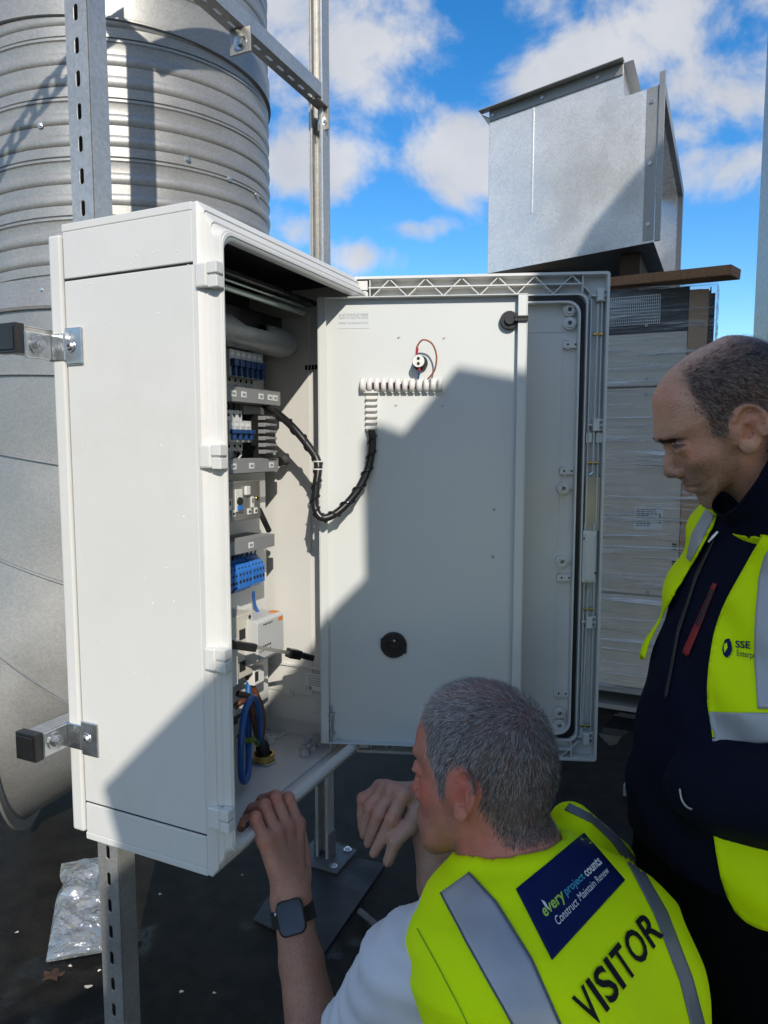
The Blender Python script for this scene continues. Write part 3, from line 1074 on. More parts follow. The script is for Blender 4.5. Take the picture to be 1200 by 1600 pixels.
obj('near_absorber', MB().box(TH + .0005, TH + .003, .012, CD - .008, .014, .985), M['dark'], cab)  # dark sheets added on three inner faces to cut bounced light
obj('ceiling_absorber', MB().box(TH + .004, CW - TH - .001, .012, CD - .008, .9845, .9875), M['dark'], cab)
obj('back_absorber', MB().box(TH + .004, CW - TH - .002, CD - .0085, CD - .0065, .05, .9843), mat('grey_absorber', (.12, .12, .12), .5), cab)
# floor furniture
FZ = .0125
fl_ = MB()
pA, pB = CMI @ onplane(423, 1137, CM @ Vector((0, 0, FZ)), (0, 0, 1)), CMI @ onplane(423, 1160, CM @ Vector((0, 0, FZ)), (0, 0, 1))
fl_.ring((pB.x, pB.y, FZ), (0, 0, 1), .011, .005, .016)
fl_.box(pB.x + .02, pB.x + .06, pB.y - .008, pB.y + .008, FZ, FZ + .004)
fl_.box(.07, CW - .03, .03, .04, FZ, FZ + .005)
pC = CMI @ onplane(486, 1172, CM @ Vector((0, 0, FZ)), (0, 0, 1))
for dx_ in (-.028, .0, .03):
    fl_.cyl((pC.x + dx_, pC.y, FZ), (pC.x + dx_, pC.y, FZ + .015), .01)
obj('floor_bosses', fl_, P_, cab, bevel=.001)
obj('floor_bolt', hexbolt((pA.x, pA.y, FZ), (0, 0, 1), r=.009, h=.009, washer=.014), M['steel'], cab)
hb = MB().box(pC.x - .035, pC.x + .04, pC.y - .012, pC.y + .012, FZ + .0152, FZ + .0182)
hb_o = obj('hinge_bracket', hb, M['steel'], cab, bevel=.001)
obj('bolt', hexbolt((pC.x - .008, pC.y, FZ + .0183), (0, 0, 1), r=.009, h=.011, washer=.013), M['steel'], hb_o)
# cable gland and the cables in it
GZ = FZ
pG = CMI @ onplane(413, 1190, CM @ Vector((0, 0, GZ)), (0, 0, 1))
gl = MB().cyl((pG.x, pG.y, GZ + .0005), (pG.x, pG.y, GZ + .004), .027, n=6)
obj('gland_nut', gl, M['steel'], cab, bevel=.001)
gl = MB().ring((pG.x, pG.y, GZ + .0045), (0, 0, 1), .021, .0165, .014, n=32)
obj('gland_ring', gl, M['brass'], cab, smooth=True)


def L(u, v, y):
    return cy(u, v, y)


sh_ = cat_rom([(pG.x, pG.y, GZ + .002), (pG.x + .001, pG.y + .004, GZ + .03), L(405, 1163, pG.y + .012)])
obj('cable_sheath', MB().tube(sh_, .0135, n=14), M['rubber'], cab, smooth=True)
top = L(405, 1166, pG.y + .012)
loop = [top, L(406, 1120, .115), L(397, 1090, .10), L(383, 1110, .09), L(377, 1160, .085), L(377, 1205, .085), L(381, 1221, .085), L(388, 1205, .10), L(388, 1150, .15), L(388, 1080, .17), L(392, 1020, .175), L(393, 960, .175)]
obj('blue_cable', MB().tube(cat_rom(loop, 10), .0062, n=12), M['bluew'], cab, smooth=True)
for pts, m_, r_ in (([top, L(398, 1130, .135), L(392, 1105, .14), L(380, 1096, .15), L(366, 1105, .16)], M['brownw'], .0065),
                    ([top, L(403, 1125, .14), L(398, 1100, .155), L(388, 1088, .165), L(372, 1084, .17)], M['rubber'], .0065),
                    ([top, L(411, 1135, .14), L(408, 1105, .155), L(396, 1075, .17), L(386, 1055, .172)], M['brownw'], .006),
                    ([top, L(396, 1155, .13), L(385, 1158, .14), L(372, 1150, .15)], M['greenw'], .005),
                    ([top, L(400, 1140, .15), L(390, 1130, .16), L(374, 1126, .17)], M['ltgrey'], .0055)):
    obj('power_cable', MB().tube(cat_rom(pts, 10), r_, n=10), m_, cab, smooth=True)

# rain beads clinging to the shell
rgd = random.Random(12)
dr = MB()
def bead(c, n_, r):
    c, n_ = Vector(c), Vector(n_)
    a = n_.orthogonal().normalized(); b = n_.cross(a)
    rings_ = []
    for t in (0, 30, 60, 88):
        rr_ = r * math.cos(R(t)); hh = r * .55 * math.sin(R(t))
        rings_.append([tuple(c + (a * math.cos(R(60 * k)) + b * math.sin(R(60 * k))) * rr_ + n_ * hh) for k in range(6)])
    dr.loops(rings_, cap1=True)
for k in range(44):
    z = .95 if rgd.random() < .25 else rgd.uniform(.1, .99)
    bead((0, rgd.uniform(.01, .25), z + rgd.uniform(-.04, .04) * (z == .95)), (-1, 0, 0), rgd.uniform(.0007, .0016))
for k in range(18):
    bead((rgd.uniform(.05, .45), -.0085, .982 + rgd.uniform(-.006, .006)), (0, -.9, .35), rgd.uniform(.0008, .0018))
tag(obj('rain_beads', dr, M['drop'], cab, smooth=True), kind='stuff')
# mounting plate and everything on it
YP = .20
mp_r = cy(416, 850, YP).x
obj('mounting_plate', MB().box(.03, mp_r, YP, YP + .0025, .10, .90), M['plate'], cab, bevel=.001)


def blk(name, u0, v0, u1, v1, yf, m_, yb=YP, parent=cab, bevel=.001, xmin=None):
    p, q = cy(u0, v0, yf), cy(u1, v1, yf)
    return obj(name, MB().box(p.x if xmin is None else xmin, q.x, yf, yb - .0005, q.z, p.z), m_, parent, bevel=bevel), p, q


def blkc(u0, u1, v0, v1, yf):
    """px extents at the middle of the block -> (x0, x1, z0, z1) on the plane y = yf"""
    p, q, r_, s_ = cy(u0, (v0 + v1) / 2, yf), cy(u1, (v0 + v1) / 2, yf), cy((u0 + u1) / 2, v1, yf), cy((u0 + u1) / 2, v0, yf)
    return p.x, q.x, r_.z, s_.z


def trunking(u1, v_top_r, v_bot_r, yf, labels=()):
    p = cy(u1, v_top_r, yf)
    q = cy(u1, v_bot_r, yf)
    x0 = .12
    mb = MB().box(x0, p.x, yf, yf + .0015, q.z, p.z)
    mb.box(x0, p.x, yf + .0016, YP - .0005, p.z - .0015, p.z).box(x0, p.x, yf + .0016, YP - .0005, q.z, q.z + .0015)
    t = obj('cable_trunking', mb, M['trunk'], cab, bevel=.0006)
    tm = MB()
    x = x0
    while x < p.x - .006:
        tm.box(x, x + .0055, yf + .004, YP - .002, p.z + .0002, p.z + .0012)
        tm.box(x, x + .0055, yf + .004, YP - .002, q.z - .0012, q.z - .0002)
        x += .0105
    tag(obj('trunking_fingers', tm, M['trunk'], t), kind='stuff')
    zc = (p.z + q.z) / 2
    for u in labels:
        c = cy(u, (v_top_r + v_bot_r) / 2, yf)
        lb_ = obj('circuit_label', MB().box(c.x - .008, c.x + .008, yf - .0008, yf - .0001, zc - .0055, zc + .0055), M['sticker'], t)
        obj('label_print', MB().box(c.x - .005, c.x + .005, yf - .0012, yf - .0009, zc - .0022, zc + .0022), M['greyink'], lb_)
    return p.x, p.z, q.z


trunking(443, 505, 532, .135)
T2X = trunking(438, 612, 634, .135, (365, 381, 408, 422, 430))
T3X = trunking(435, 716, 736, .135, (365, 393, 424))
T4X = trunking(429, 834, 853, .135, (392,))
# black end grommet beside the third trunking
q = cy(441, 721, .15)
obj('grommet', MB().cyl((q.x - .012, q.y, q.z), (q.x + .014, q.y, q.z), .0105, n=18), M['black'], cab, bevel=.002)


def breaker_row(us, du, v_t0, v_t1, v_b0, v_b1, v_tg0, v_tg1, v_l0, v_l1, n, tall):
    """modular breakers: body, nose, terminals, blue toggle"""
    x0, x1, _, _ = blkc(us, us + du * n, v_b0, v_b1, .135)
    zt1 = cy(us + du * n / 2, v_t0, .155).z
    zt0 = cy(us + du * n / 2, v_l1, .155).z
    w = .0178
    xr = cy(us + du * n, (v_b0 + v_b1) / 2, .14).x
    zn1 = cy(us + du * n / 2, v_b0, .135).z
    zn0 = cy(us + du * n / 2, v_b1, .135).z
    ztg1 = cy(us + du * n / 2, v_tg0, .125).z
    ztg0 = cy(us + du * n / 2, v_tg1, .125).z
    for k in range(n):
        xa, xb = xr - w * (k + 1) + .0004, xr - w * k - .0004
        b_ = obj('circuit_breaker', MB().box(xa, xb, .157, YP - .004, zt0, zt1).box(xa, xb, .136, .1568, zn0, zn1), M['ltgrey'], cab, bevel=.0008)
        xm = (xa + xb) / 2
        hole = MB()
        for z in (zt1 - .010, zt0 + .010):
            hole.cyl((xm, .1568, z), (xm, .156, z), .0034, n=12)
        tag(obj('terminal_screw', hole, M['dark'], b_), kind='stuff')
        zm = (ztg1 + ztg0) / 2
        tg_ = MB().box(xa + .0012, xb - .0012, .125, .1358, zm + .003, ztg1).box(xa + .005, xb - .005, .1275, .1358, ztg0 + .002, zm + .0025)
        obj('toggle', tg_, M['toggle'], b_, bevel=.0012)
        obj('breaker_label', MB().box(xm - .006, xm + .004, .1352, .1359, zn1 - .011, zn1 - .005), M['sticker'], b_)
        obj('breaker_mark', MB().box(xm - .003, xm - .0015, .1353, .1358, zn1 - .018, zn1 - .016).box(xm + .0025, xm + .004, .1353, .1358, zn1 - .018, zn1 - .016), M['ink'], b_)
        for zz, dz_, cc in ((zt1 - .004, .024, M['rubber'] if k % 3 else M['brownw']), (zt0 + .004, -.022, M['rubber'] if k % 2 else M['ltgrey'])):
            obj('breaker_wire', MB().tube(cat_rom([(xm, .160, zz), (xm + .001, .156, zz + dz_ * .5), (xm + .002 * (k % 3 - 1), .165, zz + dz_)], 5), .0021, n=6), cc, b_, smooth=True)
    return xr


breaker_row(356, 8.6, 534, 548, 549, 590, 562, 590, 590, 604, 6, True)
breaker_row(356, 8.6, 641, 655, 657, 691, 671, 689, 691, 705, 4, True)
obj('din_rail', MB().box(.05, mp_r - .012, YP - .008, YP - .004, .55, .585), M['steel'], cab)
# relay bank: ribbed black
x0, x1, z0, z1 = blkc(404, 431, 648, 716, .145)
rl_ = obj('relay_bank', MB().box(x0, x1, .145, YP - .003, z0, z1), M['black'], cab, bevel=.001)
for k in range(6):
    zz = z1 - (z1 - z0) * (k + .6) / 6.6
    xm = x0 + (x1 - x0) * .42
    obj('relay_clip', MB().box(x0 - .002, xm, .128, .1448, zz - .004, zz + .004).box(x0, xm + .003, .120, .1279, zz - .0022, zz + .0022), M['trunk'], rl_, bevel=.001)
obj('relay_label', MB().box(x1 - .014, x1 - .004, .1442, .1449, z0 + .006, z0 + .013), M['sticker'], rl_)
x0, x1, z0, z1 = blkc(381, 408, 634, 648, .165)
obj('junction_box', MB().box(x0, x1, .165, YP - .001, z0, z1), M['trunk'], cab, bevel=.001)
# switched socket outlet on a satin steel plate
YS = .125
x0, x1, z0, z1 = blkc(356, 407, 751, 813, YS)
x0 = x1 - .146
so = obj('socket_outlet', MB().box(x0, x1, YS, YS + .006, z0, z1), M['satin'], cab, bevel=.002)
obj('socket_box', MB().box(x0 + .004, x1 - .004, YS + .0062, YP - .001, z0 + .004, z1 - .004), M['ltgrey'], cab)
zm = (z0 + z1) / 2
H2 = (z1 - z0)


def socket_half(xc):
    r_ = MB().box(xc - .008, xc + .007, YS - .006, YS - .0002, z1 - .37 * H2, z1 - .14 * H2)
    obj('rocker_switch', r_, M['white'], so, bevel=.002)
    o_ = MB()
    o_.box(xc + .013, xc + .023, YS - .0022, YS - .0002, z0 + .30 * H2, z0 + .58 * H2)
    o_.box(xc + .002, xc + .013, YS - .0021, YS - .0002, z0 + .13 * H2, z0 + .29 * H2).box(xc + .0235, xc + .034, YS - .0021, YS - .0002, z0 + .13 * H2, z0 + .29 * H2)
    oo = obj('outlet_insert', o_, M['white'], so, bevel=.0006)
    s_ = MB().box(xc + .0165, xc + .0195, YS - .003, YS - .0023, z0 + .42 * H2, z0 + .53 * H2).box(xc + .005, xc + .010, YS - .003, YS - .0022, z0 + .18 * H2, z0 + .23 * H2).box(xc + .026, xc + .031, YS - .003, YS - .0022, z0 + .18 * H2, z0 + .23 * H2)
    obj('outlet_slot', s_, M['dark'], so)


socket_half(x1 - .047)
socket_half(x1 - .118)
xm = x1 - .073
obj('rcd_module', MB().box(xm - .011, xm + .011, YS - .003, YS - .0002, z0 + .24 * H2, z1 - .2 * H2), M['white'], so, bevel=.001)
obj('reset_button', MB().box(xm - .007, xm + .007, YS - .007, YS - .0031, z0 + .28 * H2, z0 + .40 * H2), M['blue'], so, bevel=.001)
obj('test_button', MB().cyl((xm, YS - .003, zm + .0), (xm, YS - .006, zm + .0), .0078, n=18), M['black'], so)
obj('fixing_screw', MB().cyl((x1 - .012, YS - .0002, zm + .002), (x1 - .012, YS - .0018, zm + .002), .0035, n=14), M['brass'], so)
# cable dropping behind the socket
obj('control_cable', MB().tube(cat_rom([L(404, 795, .15), L(412, 812, .145), L(420, 829, .15)], 8), .006, n=10), M['rubber'], cab, smooth=True)
# blue terminal blocks
for (u0, u1, v0, v1) in ((352, 372, 880, 932), (373, 394, 874, 929), (395, 414, 868, 921)):
    x0, x1, z0, z1 = blkc(u0, u1, v0, v1, .15)
    prof = [(YP - .002, z0), (.165, z0 + .004), (.158, z0 + .012), (.150, z0 + .014), (.150, z1 - .022), (.158, z1 - .010), (.166, z1 - .006), (.170, z1), (YP - .002, z1)]
    tb = obj('terminal_block', MB().prism(prof, lambda a, b, h: (h, a, b), x0 + .0004, x1 - .0004), M['blue'], cab, bevel=.0008)
    n_ = 4
    hl = MB()
    for k in range(n_):
        xx = x0 + (x1 - x0) * (k + .5) / n_
        for zz, r_ in ((z1 - .016, .0017), (z1 - .028, .0024), (z1 - .042, .0036)):
            hl.cyl((xx, .1499 if zz < z1 - .022 else .1535, zz), (xx, .1494 if zz < z1 - .022 else .1525, zz), r_, n=10)
    obj('terminal_hole', hl, M['dark'], tb)
    for k in range(3):
        xx = x0 + (x1 - x0) * (k + .5) / 3
        obj('control_wire', MB().tube(cat_rom([(xx, .17, z1 - .002), (xx + .001, .168, z1 + .012), (xx, .172, z1 + .026)], 5), .0019, n=6), M['bluew'] if k else M['rubber'], tb, smooth=True)
obj('blue_wire', MB().tube(cat_rom([L(396, 925, .165), L(398, 945, .17), L(404, 958, .165)], 6), .0035, n=8), M['bluew'], cab, smooth=True)
# isolators: cream blocks at the near side
for (u0, u1, v0, v1, yf, m_) in ((352, 395, 962, 1012, .145, M['cream']), (352, 395, 1012, 1062, .15, M['cream']), (352, 372, 1000, 1075, .125, M['white'])):
    x0, x1, z0, z1 = blkc(u0, u1, v0, v1, yf)
    io = obj('isolator_block', MB().box(x0, x1, yf, YP - .001, z0, z1), m_, cab, bevel=.0015)
    obj('isolator_recess', MB().box(x1 - .045, x1 - .026, yf - .001, yf + .001, z0 + .014, z0 + .034).cyl((x1 - .01, yf - .0008, z1 - .01), (x1 - .01, yf + .0005, z1 - .01), .004, n=12), M['dark'], io)
x0, x1, z0, z1 = blkc(397, 413, 1043, 1068, .155)
io = obj('isolator_block', MB().box(x0, x1, .155, YP - .001, z0, z1), M['white'], cab, bevel=.0015)
obj('isolator_recess', MB().box(x0 + .003, x0 + .014, .154, .156, z0 + .008, z1 - .006), M['dark'], io)
# interface relay with an orange sticker
x0, x1, z0, z1 = blkc(396, 437, 962, 1031, .13)
prof = [(YP - .002, z0 + .004), (.16, z0 - .004), (.135, z0), (.12, z0 + .012), (.12, z1 - .006), (.128, z1), (YP - .002, z1)]
pr = obj('power_supply', MB().prism(prof, lambda a, b, h: (h, a, b), x0, x1), M['ltgrey'], cab, bevel=.001)
obj('orange_sticker', MB().box(x1 - .022, x1 - .003, .1275, .145, z1 + .0002, z1 + .0008).box(x1 - .02, x1 - .004, .1195, .1199, z1 - .016, z1 - .008), M['orange'], pr)
pk = MB()
for k in range(7):
    pk.box(x0 + .006 + k * .006, x0 + .0095 + k * .006, .1194, .1199, z0 + .034, z0 + .0375)
    pk.box(x0 + .006 + k * .006, x0 + .0085 + k * .006, .1194, .1199, z0 + .026, z0 + .0285)
    if k < 5: pk.box(x0 + .02 + k * .007, x0 + .024 + k * .007, .1194, .1199, z1 - .013 - .001 * (k % 2), z1 - .0105)
obj('printed_marks', pk, M['ink'], pr)
vb = MB()
for zz in (z1 - .03, z0 + .02):
    for yy in (.135, .15):
        vb.box(x1 + .0001, x1 + .0005, yy, yy + .009, zz - .006, zz + .006)
vb.box(x1 + .0001, x1 + .0005, .122, .175, z0 + .031, z0 + .034)
obj('side_vent', vb, M['dark'], pr)
# isolator shaft reaching out to the door
pS = [L(364, 1007, .11), L(405, 1012, .085), L(452, 1020, .055)]
obj('isolator_shaft', MB().tube(pS, .0048, n=4), M['satin'], cab)
obj('shaft_sleeve', MB().bar(L(362, 1007, .112), L(399, 1012, .09), .015, .015), M['black'], cab, bevel=.002)
obj('shaft_coupling', MB().bar(L(450, 1020, .057), L(468, 1023, .045), .02, .018).bar(L(469, 1023, .0445), L(488, 1028, .033), .015, .012), M['black'], cab, bevel=.002)
# rating plate on the far wall and a printed mark
pl0 = cx(462, 1040, XW - .004)
lbz = MB().box(XW - .0052, XW - .0042, .035, .115, pl0.z - .05, pl0.z - .012)
rp = obj('rating_plate', lbz, M['sticker'], cab)
rk = MB()
for j in range(5):
    rk.box(XW - .0056, XW - .0053, .04, .11, pl0.z - .018 - j * .005, pl0.z - .0165 - j * .005)
rk.box(XW - .0056, XW - .0053, .10, .108, pl0.z - .049, pl0.z - .041).box(XW - .0056, XW - .0053, .112, .114, pl0.z - .049, pl0.z - .041)
obj('plate_print', rk, M['greyink'], rp)
p5 = cx(489, 574, XW - .0008)
st = MB()
for k in range(5):
    st.box(XW - .0038, XW - .0031, p5.y - .02 + k * .008, p5.y - .0145 + k * .008, p5.z - .005, p5.z + .005)
obj('printed_mark', st, M['ink'], cab)
# enclosure lamp and its rails under the roof
la0, la1 = cy(345, 437, .12), cy(480, 478, .12)
zl = .868
prof = []
for k in range(13):
    t = R(-100 + 200 * k / 12)
    prof.append((.135 - .034 * math.cos(t), zl + .026 * math.sin(t)))
prof2 = [(.135 - .031 * math.cos(R(-100 + 200 * k / 12)), zl + .0235 * math.sin(R(-100 + 200 * k / 12))) for k in range(13)]
lm = MB()
xs = [.08, .20, .235, .26, .33, .355, .37, .43, .44, .445]
lim = [13, 13, 11, 8, 8, 11, 13, 13, 13, 13]
outer_, inner_ = [], []
for x, l_ in zip(xs, lim):
    sc_ = 1.0 if x < .435 else (.92 if x < .4449 else .7)
    a = [(x, .135 + (prof[min(i, l_ - 1)][0] - .135) * sc_, zl + (prof[min(i, l_ - 1)][1] - zl) * sc_) for i in range(13)]
    outer_.append(a)
lm.loops(outer_, closed=False)
lmo = obj('lamp_housing', lm, mat('grey_lamp_shell', (.34, .35, .35), .3), cab, smooth=True, recalc=False)
so_ = lmo.modifiers.new('thickness', 'SOLIDIFY'); so_.thickness = .003; so_.offset = -1
obj('lamp_body', MB().box(.09, .43, .13, .165, zl - .014, zl + .05), M['black'], cab, bevel=.004)
obj('lamp_tube', MB().tube([(.08, .075, .922), (.42, .075, .922)], .005, n=12).tube([(.08, .075, .935), (.42, .075, .935)], .0025, n=10), mat('glass_green_tube', (.5, .6, .55), .12, .3), cab, smooth=True)
obj('lamp_rail', MB().box(.07, .45, .06, .095, .94, .95), M['black'], cab, bevel=.002)

# ------------------------------------------------------------------ outer door
DYAW = .0906
DW = .5085
DH = Vector((CW, .0, 0))
DRZ = -DYAW - CAB_RZ
DM = Matrix.Translation(DH) @ Matrix.Rotation(DRZ, 4, 'Z')       # door-local -> cabinet-local
DWM = CM @ DM
DWI = DWM.inverted()
DN = (DWM.to_3x3() @ Vector((0, 1, 0)))


def dp(u, v, y=0.0):
    return DWI @ onplane(u, v, DWM @ Vector((0, y, 0)), DN)


door = obj('outer_door', MB(), P_, cab, mtx=DM)


def rr(ins, y, r, k=6):
    return [(x, y, z) for x, z in rrect(ins, DW - ins, ins, 1 - ins, r, k)]


dm = MB()
dm.loops([rr(0, .026, .006), rr(0, -.012, .006), rr(.005, -.012, .004), rr(.0055, .014, .004), rr(.040, .014, .016), rr(.0405, -.008, .016), rr(.0435, -.008, .018), rr(.044, .002, .018),
          rr(.054, .002, .026), rr(.0545, -.009, .026), rr(.058, -.009, .026), rr(.0585, .016, .026)], cap1=True)
dm.f.append(tuple(range(0, len(rr(0, 0, .006)))))
nd = obj('door_tmp', dm, P_)
door.data = nd.data
door.data.name = 'outer_door'
bpy.data.objects.remove(nd)
door.data.polygons.foreach_set('use_smooth', [True] * len(door.data.polygons))
door.data.set_sharp_from_angle(angle=R(38))
obj('door_gasket', MB().loops([rr(.0445, .0015, .019), rr(.0455, -.004, .019), rr(.0525, -.004, .0255), rr(.0535, .0015, .0255)]), M['rubber'], door, smooth=True)
ribs = MB()
for zc0, sgn in ((1 - .0, -1), (0, 1)):
    zo, zi, zm_ = zc0 + sgn * .0055, zc0 + sgn * .0402, zc0 + sgn * .022
    ribs.box(.03, DW - .05, -.0095, .0138, zm_ - .0012, zm_ + .0012)
    per = .0725
    x = .037
    while x + per < DW - .02:
        ribs.bar((x, .002, zi), (x + per / 2, .002, zo), .0018, .02, up=(0, 1, 0))
        ribs.bar((x + per / 2, .002, zo), (x + per, .002, zi), .0018, .02, up=(0, 1, 0))
        x += per
    for x in (.033, DW - .052):
        ribs.box(x - .001, x + .001, -.009, .0138, min(zo, zi), max(zo, zi))
    ribs.box(.008, .028, -.008, .0138, zc0 + sgn * .008 - .00, zc0 + sgn * .026)
    ribs.cyl((.022, .012, zc0 + sgn * .034), (.022, -.006, zc0 + sgn * .034), .007, n=16)
for k in range(6):
    ribs.box(.0058, .0398, -.004, .0136, .12 + k * .15, .1225 + k * .15)
ribs.box(DW - .0135, DW - .0115, -.003, .0138, .05, .95)
ribs.box(DW - .034, DW - .032, -.002, .0138, .05, .95)
obj('stiffening_ribs', ribs, P_, door)
# lock rods, guides, brass bushes
for (u0, v0, u1, v1) in ((935, 475, 926, 738), (919, 920, 909, 1150)):
    p, q = dp(u0, v0, -.002), dp(u1, v1, -.002)
    obj('lock_rod', MB().tube([p, q], .0024, n=10), M['ltgrey'], door, smooth=True)
    k = dp(u1 - 5 if v1 < 900 else u0 - 2, v1 + 4 if v1 < 900 else v0 - 6, -.002)
    obj('rod_crank', MB().tube([q if v1 < 900 else p, k], .0024, n=8), M['steel'], door, smooth=True)
for (u, v) in ((941, 461), (934, 664), (923, 972), (918, 1153)):
    p = dp(u, v, -.004)
    g_ = MB().box(p.x - .010, p.x + .002, -.012, .013, p.z - .012, p.z + .012).box(p.x + .0022, p.x + .011, -.004, .013, p.z - .012, p.z + .012).box(p.x - .019, p.x - .0102, -.003, .0135, p.z - .002, p.z + .002)
    go = obj('rod_guide', g_, P_, door, bevel=.001)
    obj('guide_hole', MB().cyl((p.x + .0065, -.0035, p.z + .0055), (p.x + .0065, -.0045, p.z + .0055), .0035, n=12).cyl((p.x + .0065, -.0035, p.z - .0055), (p.x + .0065, -.0045, p.z - .0055), .0035, n=12), M['trunk'], go)
for (u, v) in ((934, 522), (926, 723), (919, 952), (914, 1134)):
    p = dp(u, v, -.004)
    obj('brass_bush', MB().cyl((p.x - .0095, -.004, p.z), (p.x - .002, -.004, p.z), .0036, n=14).cyl((p.x + .002, -.004, p.z), (p.x + .0095, -.004, p.z), .0036, n=14), M['brass'], door)
p = dp(928, 684, 0)
obj('rod_clip', MB().box(p.x - .016, p.x - .004, -.002, .0135, p.z - .010, p.z + .010).box(p.x + .004, p.x + .016, -.002, .0135, p.z - .010, p.z + .010), P_, door, bevel=.001)
p, q = dp(915, 745, 0), dp(936, 830, 0)
obj('lock_plate', MB().box(p.x, q.x, -.001, .0135, q.z, p.z), M['satin'], door, bevel=.001)
p, q = dp(911, 829, -.01), dp(930, 910, -.01)
lc = obj('lock_case', MB().box(p.x, q.x, -.013, .0135, q.z, p.z).box(p.x + .003, q.x - .003, -.016, -.0132, q.z + .004, p.z - .006).box(p.x + .003, p.x + .006, -.010, .0135, p.z + .0002, p.z + .014).box(q.x - .006, q.x - .003, -.010, .0135, p.z + .0002, p.z + .014), P_, door, bevel=.001)
obj('lock_screw', MB().cyl((p.x + .003, -.013, p.z - .016), (p.x + .003, -.0142, p.z - .016), .0028, n=10).cyl((q.x - .002, -.013, q.z + .02), (q.x - .002, -.0142, q.z + .02), .0028, n=10), M['dark'], door)
IY = .0158
for (u, v) in ((890, 484), (890, 505), (880, 763), (878, 877), (874, 1114), (874, 1133)):
    p = dp(u, v, .005)
    b_ = MB().ring((p.x, IY, p.z), (0, -1, 0), .0125, .0046, .012).ring((p.x, IY - .0121, p.z), (0, -1, 0), .0082, .0046, .004)
    b_.box(p.x + .0128, DW - .0587, IY - .008, IY, p.z - .0012, p.z + .0012)
    obj('screw_boss', b_, P_, door)
for (u, v) in ((893, 538), (887, 736), (883, 903), (878, 1084)):
    p = dp(u, v, .005)
    b_ = MB().box(p.x - .016, DW - .0587, IY - .010, IY, p.z - .007, p.z + .007).box(p.x - .010, p.x - .002, IY - .0098, IY - .0002, p.z - .010, p.z - .0072).box(p.x - .012, p.x - .004, IY - .0098, IY - .0002, p.z + .0072, p.z + .010)
    bo = obj('lug', b_, P_, door, bevel=.001)
    obj('lug_hole', MB().cyl((p.x - .007, IY - .0100, p.z), (p.x - .007, IY - .0104, p.z), .0021, n=10).cyl((p.x + .008, IY - .0100, p.z), (p.x + .008, IY - .0104, p.z), .0021, n=10), M['dark'], bo)
obj('moulded_lines', MB().box(.06, DW - .075, IY - .0008, IY, .888, .8895).box(DW - .085, DW - .0838, IY - .0008, IY, .15, .8878).box(.06, DW - .0586, IY - .001, IY, .07, .0715), P_, door)

# ------------------------------------------------------------------ inner swing panel
PO = Vector((-.128, 1.405, CAB_P.z + .05))
PYAW = .085
PM_W = Matrix.Translation(PO) @ Matrix.Rotation(-PYAW, 4, 'Z')
PM = CMI @ PM_W
PWI = PM_W.inverted()
PN = PM_W.to_3x3() @ Vector((0, 1, 0))
PWD, PHT = .403, .895


def pp(u, v, y=0.0):
    return PWI @ onplane(u, v, PM_W @ Vector((0, y, 0)), PN)


pm = MB()
LIP = .017
pm.box(0, PWD, 0, .0018, 0, PHT)
pm.box(0, PWD, -LIP, -.0002, PHT - .002, PHT)
pm.box(0, PWD, -LIP, -.0002, 0, .002)
pm.box(0, .0018, -LIP, -.0002, .0022, PHT - .0022)
pm.box(PWD - .0018, PWD, -LIP, -.0002, .0022, PHT - .0022)
pm.box(.002, .017, -LIP, -LIP + .0018, .0022, PHT - .0022)
pm.box(PWD - .018, PWD - .002, -LIP, -LIP + .0018, .0022, PHT - .0022)
pan = obj('inner_door', pm, M['panel'], cab, mtx=PM, bevel=.0006)
# knob with its cam
p = pp(796, 500, -.01)
kn = MB().cyl((p.x, -.0005, p.z), (p.x, -.012, p.z), .0165, n=28)
for k in range(28):
    t = 2 * math.pi * k / 28
    kn.cyl((p.x + .0165 * math.cos(t), -.001, p.z + .0165 * math.sin(t)), (p.x + .0165 * math.cos(t), -.0115, p.z + .0165 * math.sin(t)), .0013, n=5)
kn.cyl((p.x, -.0121, p.z), (p.x, -.018, p.z), .0095, .009, n=20)
ko = obj('cam_knob', kn, M['black'], pan)
obj('cam_lever', MB().box(p.x + .008, p.x + .034, -.021, -.0182, p.z - .004, p.z + .0065).box(p.x + .008, p.x + .034, -.0225, -.0212, p.z + .003, p.z + .0062).box(p.x + .008, p.x + .034, -.0225, -.0212, p.z - .0042, p.z - .001), M['black'], pan, bevel=.001)
# indicator lamp with its two wires
p = pp(654, 565, -.02)
lo = obj('indicator_lamp', MB().cyl((p.x + .003, 0, p.z - .001), (p.x + .003, -.008, p.z - .001), .0145, n=24).cyl((p.x, -.0081, p.z), (p.x, -.026, p.z), .0115, n=24), M['black'], pan)
obj('lamp_terminal', MB().cyl((p.x, -.0262, p.z), (p.x, -.031, p.z), .0115, n=24), M['white'], pan)
obj('terminal_screw', MB().cyl((p.x, -.0311, p.z + .0048), (p.x, -.0318, p.z + .0048), .003, n=12).cyl((p.x, -.0311, p.z - .0048), (p.x, -.0318, p.z - .0048), .003, n=12), M['dark'], pan)
w1 = [pp(651, 552, -.026), pp(652, 541, -.03), pp(661, 531, -.033), pp(675, 537, -.03), pp(682, 556, -.026), pp(679, 578, -.02), pp(668, 593, -.014), pp(663, 600, -.01)]
obj('brown_wire', MB().tube(cat_rom(w1, 8), .0017, n=8), mat('brown_wire', (.32, .12, .05), .4), pan, smooth=True)
obj('wire_ferrule', MB().tube([pp(651, 553, -.026), pp(652, 543, -.029)], .0026, n=8).tube([pp(655, 573, -.026), pp(655, 579, -.024)], .0026, n=8), mat('red_sleeve', (.5, .04, .05), .4), pan)
obj('blue_wire', MB().tube(cat_rom([pp(655, 578, -.025), pp(654, 588, -.018), pp(652, 598, -.01)], 6), .0017, n=8), M['bluew'], pan, smooth=True)
